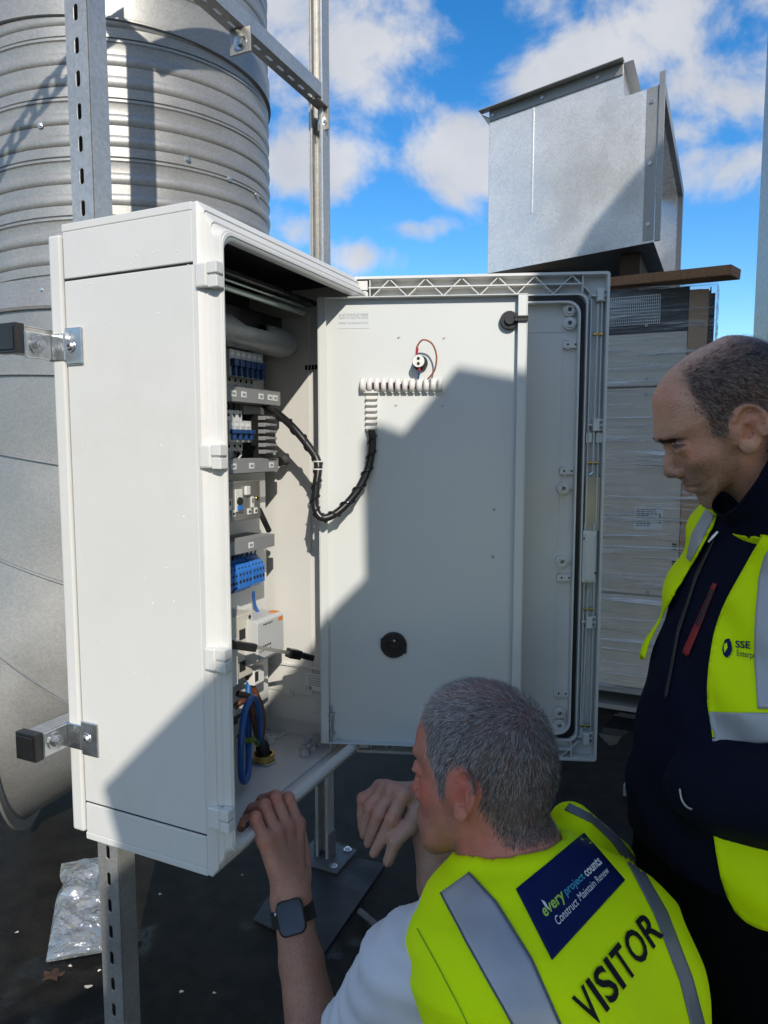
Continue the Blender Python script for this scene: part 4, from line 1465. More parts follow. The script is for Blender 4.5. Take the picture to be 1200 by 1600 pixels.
# white cable comb: bar of rings, then a short vertical run
n_r = 12
for k in range(n_r):
    u = 567 + (688 - 567) * k / (n_r - 1)
    p = pp(u, 602, -.006)
    mb = MB()
    arc = []
    for j in range(9):
        t = R(-20 + 220 * j / 8)
        arc.append((p.x, -.009 - .009 * math.sin(t), p.z + .012 * math.cos(t)))
    sec = MB()
    sec.loops([[(p.x - .0047, y_, z_) for _, y_, z_ in arc], [(p.x + .0047, y_, z_) for _, y_, z_ in arc]], closed=False)
    o_ = obj('comb_ring', sec, M['white'], pan, smooth=True, recalc=False)
    sm = o_.modifiers.new('thickness', 'SOLIDIFY'); sm.thickness = .0022; sm.offset = 0
p, q = pp(565, 602), pp(690, 602)
obj('comb_back', MB().box(p.x, q.x, -.002, -.0002, p.z - .011, p.z + .011), M['white'], pan)
wb_ = MB()
for k in range(4):
    wb_.tube([(p.x + .01, -.006, p.z - .006 + .003 * k), (q.x - .045 - .012 * k, -.006 - .001 * (k % 2), p.z - .006 + .003 * k)], .0015, n=6)
obj('wire_bundle', wb_, mat('mixed_wires', (.15, .07, .12), .4, var=.6, vscale=30), pan)
for k in range(7):
    v = 612 + (668 - 612) * k / 6
    p = pp(580.5, v, -.008)
    obj('comb_ring', MB().box(p.x - .0115, p.x + .0115, -.0125, -.0105, p.z - .003, p.z + .003).box(p.x - .0115, p.x - .0095, -.0104, -.0002, p.z - .003, p.z + .003).box(p.x + .0095, p.x + .0115, -.0104, -.0002, p.z - .003, p.z + .003), M['white'], pan, bevel=.0008)
p, q = pp(580.5, 606), pp(580.5, 675)
obj('comb_back', MB().box(p.x - .0095, p.x + .0095, -.002, -.0002, q.z, p.z), M['white'], pan)
# circular mark plates, rear of the isolator handle
p = pp(615, 1008, -.005)
ho = obj('handle_back', MB().cyl((p.x, -.0002, p.z), (p.x, -.007, p.z), .0268, n=32).cyl((p.x, -.0071, p.z), (p.x, -.013, p.z), .013, n=24), M['black'], pan, bevel=.001)
obj('handle_notch', MB().box(p.x - .026, p.x - .012, -.009, -.0072, p.z + .006, p.z + .014).box(p.x + .012, p.x + .026, -.009, -.0072, p.z - .016, p.z - .008).ring((p.x, -.0131, p.z), (0, -1, 0), .009, .006, .003), M['rubber'], pan)
obj('screw', MB().cyl((p.x + .002, -.0131, p.z + .012), (p.x + .002, -.016, p.z + .012), .0028, n=10), M['steel'], pan)
for (u, v) in ((772, 796), (770, 870)):
    p = pp(u, v)
    obj('screw', MB().cyl((p.x, -.0002, p.z), (p.x, -.002, p.z), .0032, n=12).cyl((p.x, -.0021, p.z), (p.x, -.003, p.z), .0018, n=6), M['satin'], pan)
for (u, v) in ((622, 528), (693, 529), (618, 634), (691, 635)):
    p = pp(u, v)
    obj('burr_mark', MB().cyl((p.x, -.0002, p.z), (p.x, -.0006, p.z), .0018, n=8).bar((p.x, -.0006, p.z), (p.x + .004, -.0012, p.z + .002), .0008, .0006), M['trunk'], pan)
# clear notice with two printed lines
p, q = pp(528, 486), pp(577, 513)
nb = obj('notice_film', MB().box(p.x, q.x, -.0006, -.0002, q.z, p.z), mat('notice_film', (.68, .7, .68), .18, var=.01), pan)
for txt, z_, s_ in (('SLEYPAPLEYBEE', .30, .0095), ('PLANT AT PLANT PAL ROAD', .47, .0095), ('FIRST KNOCKOUT', .75, .0075)):
    t = text_mesh(txt, s_, align='CENTER')
    wdt = max(v_[0] for v_ in t.v) - min(v_[0] for v_ in t.v)
    k_ = min(1.0, (q.x - p.x) * .94 / wdt)
    t.v = [((p.x + q.x) / 2 + x * k_, -.0009, p.z + (q.z - p.z) * z_ + y * .7) for x, y, z in t.v]
    obj('notice_print', t, M['greyink'], nb, recalc=False)
# sprung hinge pin at the lower corner
p, q = pp(514, 1104, -.012), pp(514, 1150, -.012)
obj('hinge_pin', MB().cyl((p.x + .004, -.012, p.z), (p.x + .004, -.012, q.z - .03), .0035, n=12), M['steel'], pan)
hs = MB()
for k in range(12):
    hs.ring((p.x + .004, -.012, q.z + .012 + k * .0026), (0, 0, 1), .0052, .0036, .0014, n=12)
hs.box(p.x - .002, p.x + .012, -.017, -.0002, q.z + .004, q.z + .007).box(p.x - .002, p.x + .012, -.017, -.0002, q.z + .044, q.z + .047).box(p.x + .012, p.x + .026, -.006, -.002, .0022, .005)
obj('hinge_spring', hs, M['steel'], pan)

# black spiral-wrapped loom from the trunking to the panel
def lw(u, v, Y):
    return CMI @ at(u, v, Y)


lp = [lw(405, 628, 1.46), lw(425, 640, 1.425), lw(455, 665, 1.40), lw(484, 700, 1.385), lw(497, 725, 1.375), lw(494, 760, 1.365), lw(492, 790, 1.36), lw(503, 809, 1.355), lw(528, 800, 1.36), lw(556, 770, 1.372), lw(574, 735, 1.38), lw(581, 700, 1.384), lw(580.5, 672, 1.386)]
cp = cat_rom(lp, 14)
lo_ = obj('cable_loom', MB().tube(cp, .0078, n=14), M['black'], cab, smooth=True)
sp = []
a_ = None
for k in range(len(cp) * 4 - 4):
    i = k / 4
    i0 = int(i)
    c_ = cp[i0].lerp(cp[min(i0 + 1, len(cp) - 1)], i - i0)
    t = (cp[min(i0 + 1, len(cp) - 1)] - cp[max(i0 - 1, 0)]).normalized()
    if a_ is None: a_ = t.orthogonal().normalized()
    a_ = (a_ - t * a_.dot(t)).normalized()
    g_ = i * .62
    sp.append(c_ + (a_ * math.cos(g_) + t.cross(a_) * math.sin(g_)) * .0081)
obj('spiral_wrap', MB().tube(sp, .0024, n=6), M['black'], lo_, smooth=True)
for (u, v, Y) in ((497, 721, 1.376), (496, 733, 1.373)):
    c_ = lw(u, v, Y)
    obj('cable_tie', MB().ring((c_.x, c_.y, c_.z - .001), (0, 0, 1), .0098, .008, .0022, n=18), M['white'], lo_)

# ------------------------------------------------------------------ implicit-surface modelling for the people
f32 = np.float32


def smin(a, b, k):
    if k <= 0: return np.minimum(a, b)
    h = np.clip(.5 + .5 * (b - a) / k, 0, 1)
    return b + (a - b) * h - k * h * (1 - h)


def smax(a, b, k):
    return -smin(-a, -b, k)


def cap_(P, a, b, ra, rb=None):
    """round cone between a and b"""
    a, b = np.asarray(a, f32), np.asarray(b, f32)
    rb = ra if rb is None else rb
    ba = b - a
    h = np.clip(((P - a) @ ba) / max(float(ba @ ba), 1e-12), 0, 1)
    d = P - a - h[:, None] * ba
    return np.sqrt((d * d).sum(1)) - (ra + (rb - ra) * h)


def chain(P, pts, rs, k=0.0):
    out = None
    for i in range(len(pts) - 1):
        d = cap_(P, pts[i], pts[i + 1], rs[i], rs[i + 1])
        out = d if out is None else smin(out, d, k)
    return out


def ell(P, c, r):
    q = (P - np.asarray(c, f32)) / np.asarray(r, f32)
    l = np.sqrt((q * q).sum(1))
    return (l - 1) * min(r)


def softpoly(q, poly, sig, seed):
    rg = np.random.default_rng(seed)
    out = np.zeros(len(q))
    for k in range(14):
        out += inpoly(q + rg.normal(size=2) * sig + rg.normal(size=q.shape) * sig * .5, poly)
    return out / 14


def surface_nets(fn, lo, hi, h, chunk=400000):
    lo = np.asarray(lo, float)
    n = np.maximum(4, np.ceil((np.asarray(hi, float) - lo) / h).astype(int) + 1)
    ax = [lo[i] + h * np.arange(n[i]) for i in range(3)]
    # coarse pass keeps only the blocks that the surface can cross
    G = np.stack(np.meshgrid(*ax, indexing='ij'), -1).reshape(-1, 3).astype(f32)
    V = np.empty(len(G), f32)
    for s in range(0, len(G), chunk):
        V[s:s + chunk] = fn(G[s:s + chunk])
    V = V.reshape(n)
    nx, ny, nz = n - 1
    corners = [(i, j, k) for i in (0, 1) for j in (0, 1) for k in (0, 1)]
    C = np.stack([V[i:i + nx, j:j + ny, k:k + nz] for i, j, k in corners], -1)
    neg = (C < 0)
    act = neg.any(-1) & ~neg.all(-1)
    idx = np.argwhere(act)
    Ca = C[act]
    acc = np.zeros((len(idx), 3))
    cnt = np.zeros(len(idx))
    edges = [(a, b) for a in range(8) for b in range(a + 1, 8) if sum(abs(np.array(corners[a]) - np.array(corners[b]))) == 1]
    for a, b in edges:
        va, vb = Ca[:, a], Ca[:, b]
        m = (va < 0) != (vb < 0)
        t = va[m] / (va[m] - vb[m])
        acc[m] += np.array(corners[a]) + t[:, None] * (np.array(corners[b]) - np.array(corners[a]))
        cnt[m] += 1
    verts = lo + h * (idx + acc / cnt[:, None])
    ids = -np.ones(act.shape, int)
    ids[act] = np.arange(len(idx))
    quads = []
    for d in range(3):
        a, b = [(1, 2), (2, 0), (0, 1)][d]
        sl0 = [slice(None)] * 3
        sl1 = [slice(None)] * 3
        sl0[d] = slice(0, -1)
        sl1[d] = slice(1, None)
        v0, v1 = V[tuple(sl0)], V[tuple(sl1)]
        m = (v0 < 0) != (v1 < 0)
        e = np.argwhere(m)
        ok = (e[:, a] > 0) & (e[:, b] > 0) & (e[:, a] < act.shape[a]) & (e[:, b] < act.shape[b]) & (e[:, d] < act.shape[d])
        e = e[ok]
        s_ = (v0[m][ok] < 0)
        q = []
        for da, db in ((-1, -1), (0, -1), (0, 0), (-1, 0)):
            c = e.copy()
            c[:, a] += da
            c[:, b] += db
            q.append(ids[c[:, 0], c[:, 1], c[:, 2]])
        q = np.stack(q, 1)
        q[~s_] = q[~s_][:, ::-1]
        quads.append(q[(q >= 0).all(1)])
    return verts, np.concatenate(quads)


def sinoise(P, seed, freq, octv=3):
    r = np.random.default_rng(seed)
    out = np.zeros(len(P), f32)
    amp = 1.0
    for o in range(octv):
        for k in range(5):
            d = r.normal(size=3)
            d /= np.linalg.norm(d)
            out += (amp / 5) * np.sin((P @ d.astype(f32)) * freq * r.uniform(.7, 1.4) + r.uniform(0, 6.28) + 1.3 * np.sin((P @ r.normal(size=3).astype(f32)) * freq * .5))
        freq *= 2.1
        amp *= .5
    return out


def np_mesh(name, parts, m, parent=None, smooth=True, col=None):
    vs, fs, o = [], [], 0
    for v, q in parts:
        vs.append(v)
        fs.append(np.asarray(q) + o)
        o += len(v)
    v = np.concatenate(vs)
    q = np.concatenate(fs)
    me = bpy.data.meshes.new(name)
    me.from_pydata(v.tolist(), [], q.tolist())
    me.materials.append(m)
    if smooth: me.polygons.foreach_set('use_smooth', [True] * len(me.polygons))
    if col is not None:
        a = me.color_attributes.new('col', 'FLOAT_COLOR', 'POINT')
        c4 = np.ones((len(v), 4), f32)
        c4[:, :3] = col
        a.data.foreach_set('color', c4.ravel())
    ob = bpy.data.objects.new(name, me)
    COL.objects.link(ob)
    if parent: ob.parent = parent
    return ob


# ---- a head, in head-local millimetres: x forward, y to its left, z up, origin between the ear holes
PROFILE = [(58, 120), (82, 96), (94, 66), (98.5, 42), (99, 31), (93, 18), (88, 8), (88, -8), (91, -22), (95, -36), (101, -45), (102, -50), (98, -55), (101, -60), (100, -65), (93, -73), (95, -84), (95, -94), (88, -104), (76, -108), (48, -98), (20, -80),
           (-5, -72), (-40, -80), (-62, -66), (-80, -38), (-94, -5), (-99, 25), (-95, 60), (-78, 95), (-45, 121), (-5, 132), (30, 130)]
WCTRL = [(-20, 60, 78), (-60, 50, 70), (60, 80, 62), (75, 50, 62), (50, 35, 71), (85, 0, 60), (55, -5, 70), (0, 0, 75), (20, -50, 62), (10, -70, 57), (60, -60, 55), (85, -60, 46), (85, -95, 34), (-50, -50, 58), (-80, 0, 64), (20, 110, 66), (-50, -80, 54)]


def head_fields(profile, wctrl, sx=1.0):
    x = np.arange(-150, 170, 2.0)
    z = np.arange(-150, 170, 2.0)
    X, Z = np.meshgrid(x, z, indexing='ij')
    q = np.stack([X.ravel(), Z.ravel()], 1)
    pl = np.array(profile, float)
    # round the corners of the traced outline
    for _ in range(2):
        nx_ = np.roll(pl, -1, 0)
        pl = np.stack([.75 * pl + .25 * nx_, .25 * pl + .75 * nx_], 1).reshape(-1, 2)
    best = np.full(len(q), 1e9)
    inside = np.zeros(len(q), bool)
    for i in range(len(pl)):
        a, b = pl[i], pl[(i + 1) % len(pl)]
        ab = b - a
        h = np.clip(((q - a) @ ab) / max(ab @ ab, 1e-9), 0, 1)
        best = np.minimum(best, ((q - a - h[:, None] * ab) ** 2).sum(1))
        c = ((a[1] > q[:, 1]) != (b[1] > q[:, 1]))
        with np.errstate(divide='ignore', invalid='ignore'):
            xi = (b[0] - a[0]) * (q[:, 1] - a[1]) / (b[1] - a[1]) + a[0]
        inside ^= c & (q[:, 0] < xi)
    s = np.sqrt(best) * np.where(inside, 1, -1)
    w = np.zeros(len(q))
    wt = np.zeros(len(q))
    for (cx_, cz_, ww) in wctrl:
        d2 = ((q[:, 0] - cx_ * sx) ** 2 + (q[:, 1] - cz_) ** 2 + 200) ** -1.5
        w += d2 * ww
        wt += d2
    W = w / wt
    # distance over which the surface rounds from profile to full width
    S = 84 - 34 * np.clip((-q[:, 1] - 20) / 60, 0, 1) * np.clip((q[:, 0] + 30) / 60, 0, 1)
    u = np.clip(s / S, 0, 1)
    Wd = W * (1 - (1 - u) ** 2.15) ** (1 / 2.0)
    sh = X.shape
    return x[0], z[0], 2.0, s.reshape(sh).astype(f32), Wd.reshape(sh).astype(f32)


def samp(A, fx, fz):
    n0, n1 = A.shape
    i = np.clip(fx.astype(int), 0, n0 - 2)
    j = np.clip(fz.astype(int), 0, n1 - 2)
    a = np.clip(fx - i, 0, 1)
    b = np.clip(fz - j, 0, 1)
    return A[i, j] * (1 - a) * (1 - b) + A[i + 1, j] * a * (1 - b) + A[i, j + 1] * (1 - a) * b + A[i + 1, j + 1] * a * b


def head_sdf(P, H):
    x0, z0, st, s, Wd = H['fields']
    fx, fz = (P[:, 0] - x0) / st, (P[:, 2] - z0) / st
    ss = samp(s, fx, fz)
    ww = samp(Wd, fx, fz)
    Q = P.copy()
    Q[:, 1] = np.abs(Q[:, 1])
    d = np.where(ss > 0, (Q[:, 1] - ww) * .75, np.sqrt(Q[:, 1] ** 2 + ss ** 2) * .9)
    d = np.where((ss > 0) & (d < 0), np.maximum(d, -ss), d)
    # neck
    d = smin(d, chain(P, H['neck'], H['neck_r'], 10), 16)
    g = H['g']
    # brow, sockets, eyes, cheeks
    d = smin(d, chain(Q, [g['brow0'], g['brow1']], [6.5, 5.5]), 9)
    d = smax(d, -ell(Q, g['eye'] + np.array([11, 0, 1]), (12, 15, 9)), 10)
    d = smin(d, ell(Q, g['eye'] + np.array([-5, 0, 0]), (12.5, 14, 12)), 2.5)
    lid = g['eye']
    d = smin(d, chain(Q, [lid + np.array([7, -13, -1]), lid + np.array([8.2, -2, 5.2]), lid + np.array([3, 13, -1])], [1.7, 1.9, 1.6], 2), 1.5)
    d = smin(d, chain(Q, [lid + np.array([6, -12, -3]), lid + np.array([6.5, 0, -6.5]), lid + np.array([2, 13, -3])], [1.8, 2.2, 1.8], 2), 2)
    d = smin(d, ell(Q, g['cheek'] + np.array([-10, -8, -3]), (19, 17, 15)), 22)
    # nose
    n_ = g['nose']
    nose = chain(P, [n_[0], n_[1], n_[2]], [6.5, 8.2, 9.8], 4)
    nose = smin(nose, ell(Q, n_[3], (9.5, 7.5, 8)), 6)
    nose = smin(nose, cap_(P, n_[2] + np.array([-4, 0, -3]), n_[4], 6, 5), 5)
    d = smin(d, nose, 7)
    d = smax(d, -ell(Q, n_[3] + np.array([2, -5, -8]), (5.5, 3, 4)), 2)
    # lips
    m_ = g['mouth']
    up = chain(Q, [m_ + np.array([0, 0, 5]), m_ + np.array([-3, 10, 5]), m_ + np.array([-13, 23, 0])], [4.6, 4.4, 2.2], 3)
    lo = chain(Q, [m_ + np.array([-1, 0, -5.5]), m_ + np.array([-3, 10, -5]), m_ + np.array([-13, 22, -1])], [5.2, 5, 2.2], 3)
    d = smin(d, smin(up, lo, 1), 4)
    d = smax(d, -chain(Q, [m_ + np.array([5, 0, -.3]), m_ + np.array([1, 10, -.3]), m_ + np.array([-10, 24, -1])], [1.6, 1.6, 1.2], 1), 1.5)
    # ears
    e = g['ear']
    E = Q - e
    ca, sa = math.cos(H.get('ear_tilt', .2)), math.sin(H.get('ear_tilt', .2))
    E = np.stack([E[:, 0] * ca + E[:, 2] * sa, E[:, 1], -E[:, 0] * sa + E[:, 2] * ca], 1)
    flare = .42
    E2 = np.stack([E[:, 0], E[:, 1] + E[:, 0] * flare, E[:, 2]], 1)
    plate = ell(E2, (-5, -.5, 2), (17, 3.4, 30))
    helix = []
    for k in range(11):
        t = R(62 - 25.5 * k) if k < 11 else 0
        helix.append((-6 + 17 * math.cos(R(20 + 20 * k)), 3.2, 6 + 26 * math.sin(R(20 + 20 * k)) if k < 9 else 6 + 26 * math.sin(R(20 + 20 * k)) * .95))
    ear = smin(plate, chain(E2, helix, [4.0] * len(helix), 1.5), 1.5)
    ear = smin(ear, chain(E2, [(-15, 3, -6), (-12, 3, 12), (-4, 3.2, 20)], [3.0, 3.2, 2.6], 2), 2)
    ear = smin(ear, ell(E2, (3, -7, 0), (9, 7, 18)), 6)
    ear = smax(ear, -ell(E2, (-1, 2.5, -5), (8.5, 10, 11.5)), 1.5)
    ear = smax(ear, -ell(E2, (-8, 4.5, 19), (9.5, 5.2, 6)), 1.5)
    ear = smin(ear, ell(E2, (-1, 1.5, -24), (7.5, 4.6, 8.5)), 5)
    ear = smin(ear, ell(E2, (8, 1.5, -2), (4.5, 3.8, 7)), 4)
    d = smin(d, ear, 3)
    return d


def generic_geo(sx=1.0):
    a = lambda *p: np.array(p, float)
    return dict(brow0=a(96, 9, 33), brow1=a(83, 38, 36), eye=a(83, 32, 14), cheek=a(66, 44, -12),
                nose=[a(93, 0, 12), a(106, 0, -9), a(114, 0, -25), a(101, 11.5, -31), a(97, 0, -36)], mouth=a(99, 0, -55), ear=a(-4, 74, 0))


def head_xf(pos, yaw, pitch, roll, scale):
    cyw, syw, cp_, sp_ = math.cos(yaw), math.sin(yaw), math.cos(pitch), math.sin(pitch)
    Fv = np.array([cyw * cp_, syw * cp_, sp_])
    Lh = np.array([-syw, cyw, 0])
    U = np.cross(Fv, Lh)
    Lv = Lh * math.cos(roll) + U * math.sin(roll)
    Uv = np.cross(Fv, Lv)
    return np.array(pos), np.stack([Fv, Lv, Uv], 1) * scale / 1000.0      # mm -> m


def to_local(P, hx):
    o, Mx = hx
    s = np.linalg.norm(Mx[:, 0])
    return ((P - o) @ Mx) / s ** 2


def to_world(P, hx):
    return hx[0] + np.asarray(P) @ hx[1].T


def vnormals(v, q):
    n = np.cross(v[q[:, 2]] - v[q[:, 0]], v[q[:, 3]] - v[q[:, 1]])
    out_ = np.zeros_like(v)
    for k in range(4): np.add.at(out_, q[:, k], n)
    return out_ / np.maximum(np.linalg.norm(out_, axis=1, keepdims=True), 1e-12)


def inpoly(px, poly):
    inside = np.zeros(len(px), bool)
    for i in range(len(poly)):
        a, b = poly[i], poly[(i + 1) % len(poly)]
        c = ((a[1] > px[:, 1]) != (b[1] > px[:, 1]))
        with np.errstate(divide='ignore', invalid='ignore'):
            xi = (b[0] - a[0]) * (px[:, 1] - a[1]) / (b[1] - a[1]) + a[0]
        inside ^= c & (px[:, 0] < xi)
    return inside


def project(P):
    c, s = math.cos(PITCH), math.sin(PITCH)
    x, y, z = P[:, 0], P[:, 1], P[:, 2] - CAM_H
    fw = y * c - z * s
    up = y * s + z * c
    return np.stack([600 + F * x / fw, 800 - F * up / fw], 1)


def skin_material(name):
    m = mat(name, (1, 1, 1), .46, var=.07, vscale=60, bump=.3, bscale=300, rvar=.12, spec=.5, sss=.1, attr='col')
    return m


M['skin'] = skin_material('skin')
hm = mat('hair', (1, 1, 1), .5, var=.1, vscale=20, spec=.3, attr='col')
M['hair'] = hm


def hair_strands(name, parent, v, n, density_fn, count, hx, flow_fn, len_mm, col_fn, seed, lift=.35, width=.42):
    """short strands, each a bent three-sided blade rooted in the scalp; v, n are world"""
    rg = np.random.default_rng(seed)
    loc = to_local(v, hx)
    dn = density_fn(loc)
    p = dn / dn.sum()
    k = rg.choice(len(v), count, p=p)
    root = v[k] + rg.normal(size=(count, 3)) * .0011
    nn = n[k]
    Mx = hx[1] / np.linalg.norm(hx[1][:, 0])
    fl = flow_fn(loc[k], rg) @ Mx.T
    fl -= (fl * nn).sum(1, keepdims=True) * nn
    fl /= np.maximum(np.linalg.norm(fl, axis=1, keepdims=True), 1e-9)
    fl += rg.normal(size=fl.shape) * .22
    L_ = len_mm(loc[k]) * rg.uniform(.6, 1.25, count) / 1000.0
    lf = lift * rg.uniform(.5, 1.5, count)
    d0 = fl + nn * lf[:, None]
    d0 /= np.linalg.norm(d0, axis=1, keepdims=True)
    d1 = fl + nn * (lf * .15)[:, None]
    d1 /= np.linalg.norm(d1, axis=1, keepdims=True)
    p0 = root - nn * .0008
    p1 = root + d0 * (L_ * .5)[:, None]
    p2 = p1 + d1 * (L_ * .5)[:, None]
    side = np.cross(d0, nn)
    side /= np.maximum(np.linalg.norm(side, axis=1, keepdims=True), 1e-9)
    w = width / 1000
    V = np.stack([p0 - side * w / 2, p0 + side * w / 2, p1 - side * w * .45, p1 + side * w * .45, p2], 1)
    b = np.arange(count)[:, None] * 5
    F4 = np.concatenate([b + np.array([[0, 1, 3, 2]])], 0)
    F3 = np.concatenate([b + np.array([[2, 3, 4]])], 0)
    me = bpy.data.meshes.new(name)
    me.from_pydata(V.reshape(-1, 3).tolist(), [], F4.tolist() + F3.tolist())
    me.materials.append(M['hair'])
    me.polygons.foreach_set('use_smooth', [True] * len(me.polygons))
    c = np.repeat(col_fn(loc[k], rg), 5, 0)
    a = me.color_attributes.new('col', 'FLOAT_COLOR', 'POINT')
    c4 = np.ones((len(c), 4), f32)
    c4[:, :3] = c
    a.data.foreach_set('color', c4.ravel())
    ob = bpy.data.objects.new(name, me)
    COL.objects.link(ob)
    ob.parent = parent
    return ob


def bvh_of(v, q):
    return BVHTree.FromPolygons(v.tolist(), q.tolist())


def ray_at(bvh, u, v, off):
    d = ray(u, v).normalized()
    p, n, i, t = bvh.ray_cast(CAM, d)
    if p is None: return None
    if n.dot(d) > 0: n = -n
    return p + n * off


def patch(bvh, left, right, nu, nv, off, gap=.06):
    """cloth strip between two pixel polylines, laid on the surface at a real thickness"""
    def along(pl, t):
        L_ = [0]
        for a, b in zip(pl, pl[1:]): L_.append(L_[-1] + math.hypot(b[0] - a[0], b[1] - a[1]))
        s = t * L_[-1]
        for i in range(len(pl) - 1):
            if s <= L_[i + 1] or i == len(pl) - 2:
                k = (s - L_[i]) / max(L_[i + 1] - L_[i], 1e-9)
                return (pl[i][0] + (pl[i + 1][0] - pl[i][0]) * k, pl[i][1] + (pl[i + 1][1] - pl[i][1]) * k)
    mb = MB()
    grid = []
    for j in range(nv + 1):
        a, b = along(left, j / nv), along(right, j / nv)
        row = []
        for i in range(nu + 1):
            t = i / nu
            row.append(ray_at(bvh, a[0] + (b[0] - a[0]) * t, a[1] + (b[1] - a[1]) * t, off))
        grid.append(row)
    ids = {}
    vs, fs = [], []
    for j in range(nv):
        for i in range(nu):
            c = [(j, i), (j, i + 1), (j + 1, i + 1), (j + 1, i)]
            pts = [grid[y][x] for y, x in c]
            if any(p is None for p in pts): continue
            if max((pts[k] - pts[(k + 1) % 4]).length for k in range(4)) > gap: continue
            f_ = []
            for key, p in zip(c, pts):
                if key not in ids:
                    ids[key] = len(vs)
                    vs.append(tuple(p))
                f_.append(ids[key])
            fs.append(tuple(f_))
    mb.add(vs, fs)
    return mb


def solid(o, t):
    s = o.modifiers.new('thickness', 'SOLIDIFY')
    s.thickness = t
    s.offset = -1
    return o


def text_on(bvh, body, quad, off, bold=False, sub=0):
    """lettering stretched over the cloth between four pixel corners TL, TR, BR, BL"""
    cu = bpy.data.curves.new('txt', 'FONT')
    cu.body = body
    cu.size = 1
    cu.resolution_u = 3
    if bold: cu.offset = .02
    o = bpy.data.objects.new('txt', cu)
    COL.objects.link(o)
    dg = bpy.context.evaluated_depsgraph_get()
    me = bpy.data.meshes.new_from_object(o.evaluated_get(dg))
    bpy.data.objects.remove(o)
    bm = bmesh.new()
    bm.from_mesh(me)
    bmesh.ops.triangulate(bm, faces=bm.faces)
    for _ in range(3):
        es = [e for e in bm.edges if e.calc_length() > .22]
        if not es: break
        bmesh.ops.subdivide_edges(bm, edges=es, cuts=1)
    bmesh.ops.triangulate(bm, faces=bm.faces)
    bm.to_mesh(me)
    bm.free()
    xy = np.array([v.co[:2] for v in me.vertices])
    lo, hi = xy.min(0), xy.max(0)
    st = (xy - lo) / (hi - lo)
    TL, TR, BR, BL = [np.array(p, float) for p in quad]
    px = (TL * (1 - st[:, :1]) + TR * st[:, :1]) * st[:, 1:] + (BL * (1 - st[:, :1]) + BR * st[:, :1]) * (1 - st[:, 1:])
    vs, ok = [], []
    for u, v in px:
        p = ray_at(bvh, u, v, off)
        ok.append(p is not None)
        vs.append(tuple(p) if p is not None else (0, 0, 0))
    fs = [tuple(p.vertices) for p in me.polygons if all(ok[i] for i in p.vertices)]
    return MB().add(vs, fs)


def torso_field(P, C0, C1, bow, side, back, ctrl, pw=2.4):
    """elliptic trunk round a bowed spine; ctrl rows: t, half width, half depth"""
    C0, C1 = np.asarray(C0, float), np.asarray(C1, float)
    ax_ = C1 - C0
    Ln = np.linalg.norm(ax_)
    ax_ = ax_ / Ln
    s_ = np.asarray(side, float)
    s_ = s_ - ax_ * (s_ @ ax_)
    s_ /= np.linalg.norm(s_)
    b_ = np.cross(ax_, s_)
    if b_ @ np.asarray(back, float) < 0: b_ = -b_
    q = P - C0.astype(f32)
    t = (q @ ax_.astype(f32)) / Ln
    tc = np.clip(t, ctrl[0][0], ctrl[-1][0])
    tt = np.array([c[0] for c in ctrl])
    a = np.interp(tc, tt, [c[1] for c in ctrl])
    b = np.interp(tc, tt, [c[2] for c in ctrl])
    off = bow * 4 * np.clip(tc, 0, 1) * (1 - np.clip(tc, 0, 1))
    x = q @ s_.astype(f32)
    y = q @ b_.astype(f32) - off
    r = (np.abs(x / a) ** pw + np.abs(y / b) ** pw) ** (1 / pw)
    d = (r - 1) * np.minimum(a, b) * .9
    cap2 = np.maximum(ctrl[0][0] - t, t - ctrl[-1][0]) * Ln
    return smax(d, cap2.astype(f32), .04).astype(f32), (x, y, t)


def W3(u, v, Y):
    return np.array(at(u, v, Y))


M['hivis'] = mat('hi_vis_fabric', (0.78, 1.0, 0.004), .7, var=.05, vscale=10, bump=.15, bscale=700, spec=.12)
M['reflect'] = mat('reflective_tape', (0.42, 0.43, 0.45), .45, .25, var=.05, vscale=30, bump=.1, bscale=700)
M['navy'] = mat('navy_softshell', (0.007, 0.009, 0.022), .75, var=.2, vscale=12, bump=.2, bscale=700, spec=.08)
M['trouser'] = mat('black_trousers', (0.005, 0.005, 0.006), .85, var=.2, bump=.2, bscale=500, spec=.05)
M['tee'] = mat('white_jersey', (0.62, 0.63, 0.68), .75, var=.03, vscale=14, bump=.12, bscale=800, spec=.2)
M['navyprint'] = mat('navy_print', (0.005, 0.012, 0.075), .6, var=.08, spec=.15)
M['lime'] = mat('lime_print', (0.38, 0.6, 0.08), .5, var=.03)
M['teal'] = mat('teal_print', (0.05, 0.3, 0.45), .5, var=.03)
M['redzip'] = mat('red_zip_tape', (0.3, 0.012, 0.018), .5, var=.1)
M['glass'] = mat('watch_glass', (0.02, 0.028, 0.045), .08, var=.05, spec=.8)

# ------------------------------------------------------------------ crouching man, from behind
HB = dict(fields=head_fields(PROFILE, [(a, b, c * (1.13 if b < -20 else 1.04) + (7 if a > 70 else 0)) for a, b, c in WCTRL]), g=generic_geo(), neck=[(-8, 0, -40), (-28, -4, -88), (-52, -8, -140)], neck_r=[61, 66, 70])
HB['g']['nose'] = [q - np.array([5, 0, 0]) for q in HB['g']['nose']]
hxB = head_xf((.138, .912, .816), 2.53, -.144, .148, 1.02)


def fB(P):
    return head_sdf(to_local(P, hxB).astype(f32), HB)


c_ = hxB[0]
vh, qh = surface_nets(fB, c_ - np.array([.135, .135, .19]), c_ + np.array([.135, .135, .155]), .0021)
vh, qh = vh.astype(float), qh
nh = vnormals(vh, qh)
lB = to_local(vh, hxB)

HAIRB = [(76, 104), (66, 82), (48, 68), (44, 44), (34, 22), (27, -6), (16, -8), (14, 22), (6, 34), (-12, 34), (-24, 12), (-32, -20), (-46, -46), (-58, -58), (-140, -60), (-140, 170), (76, 170)]


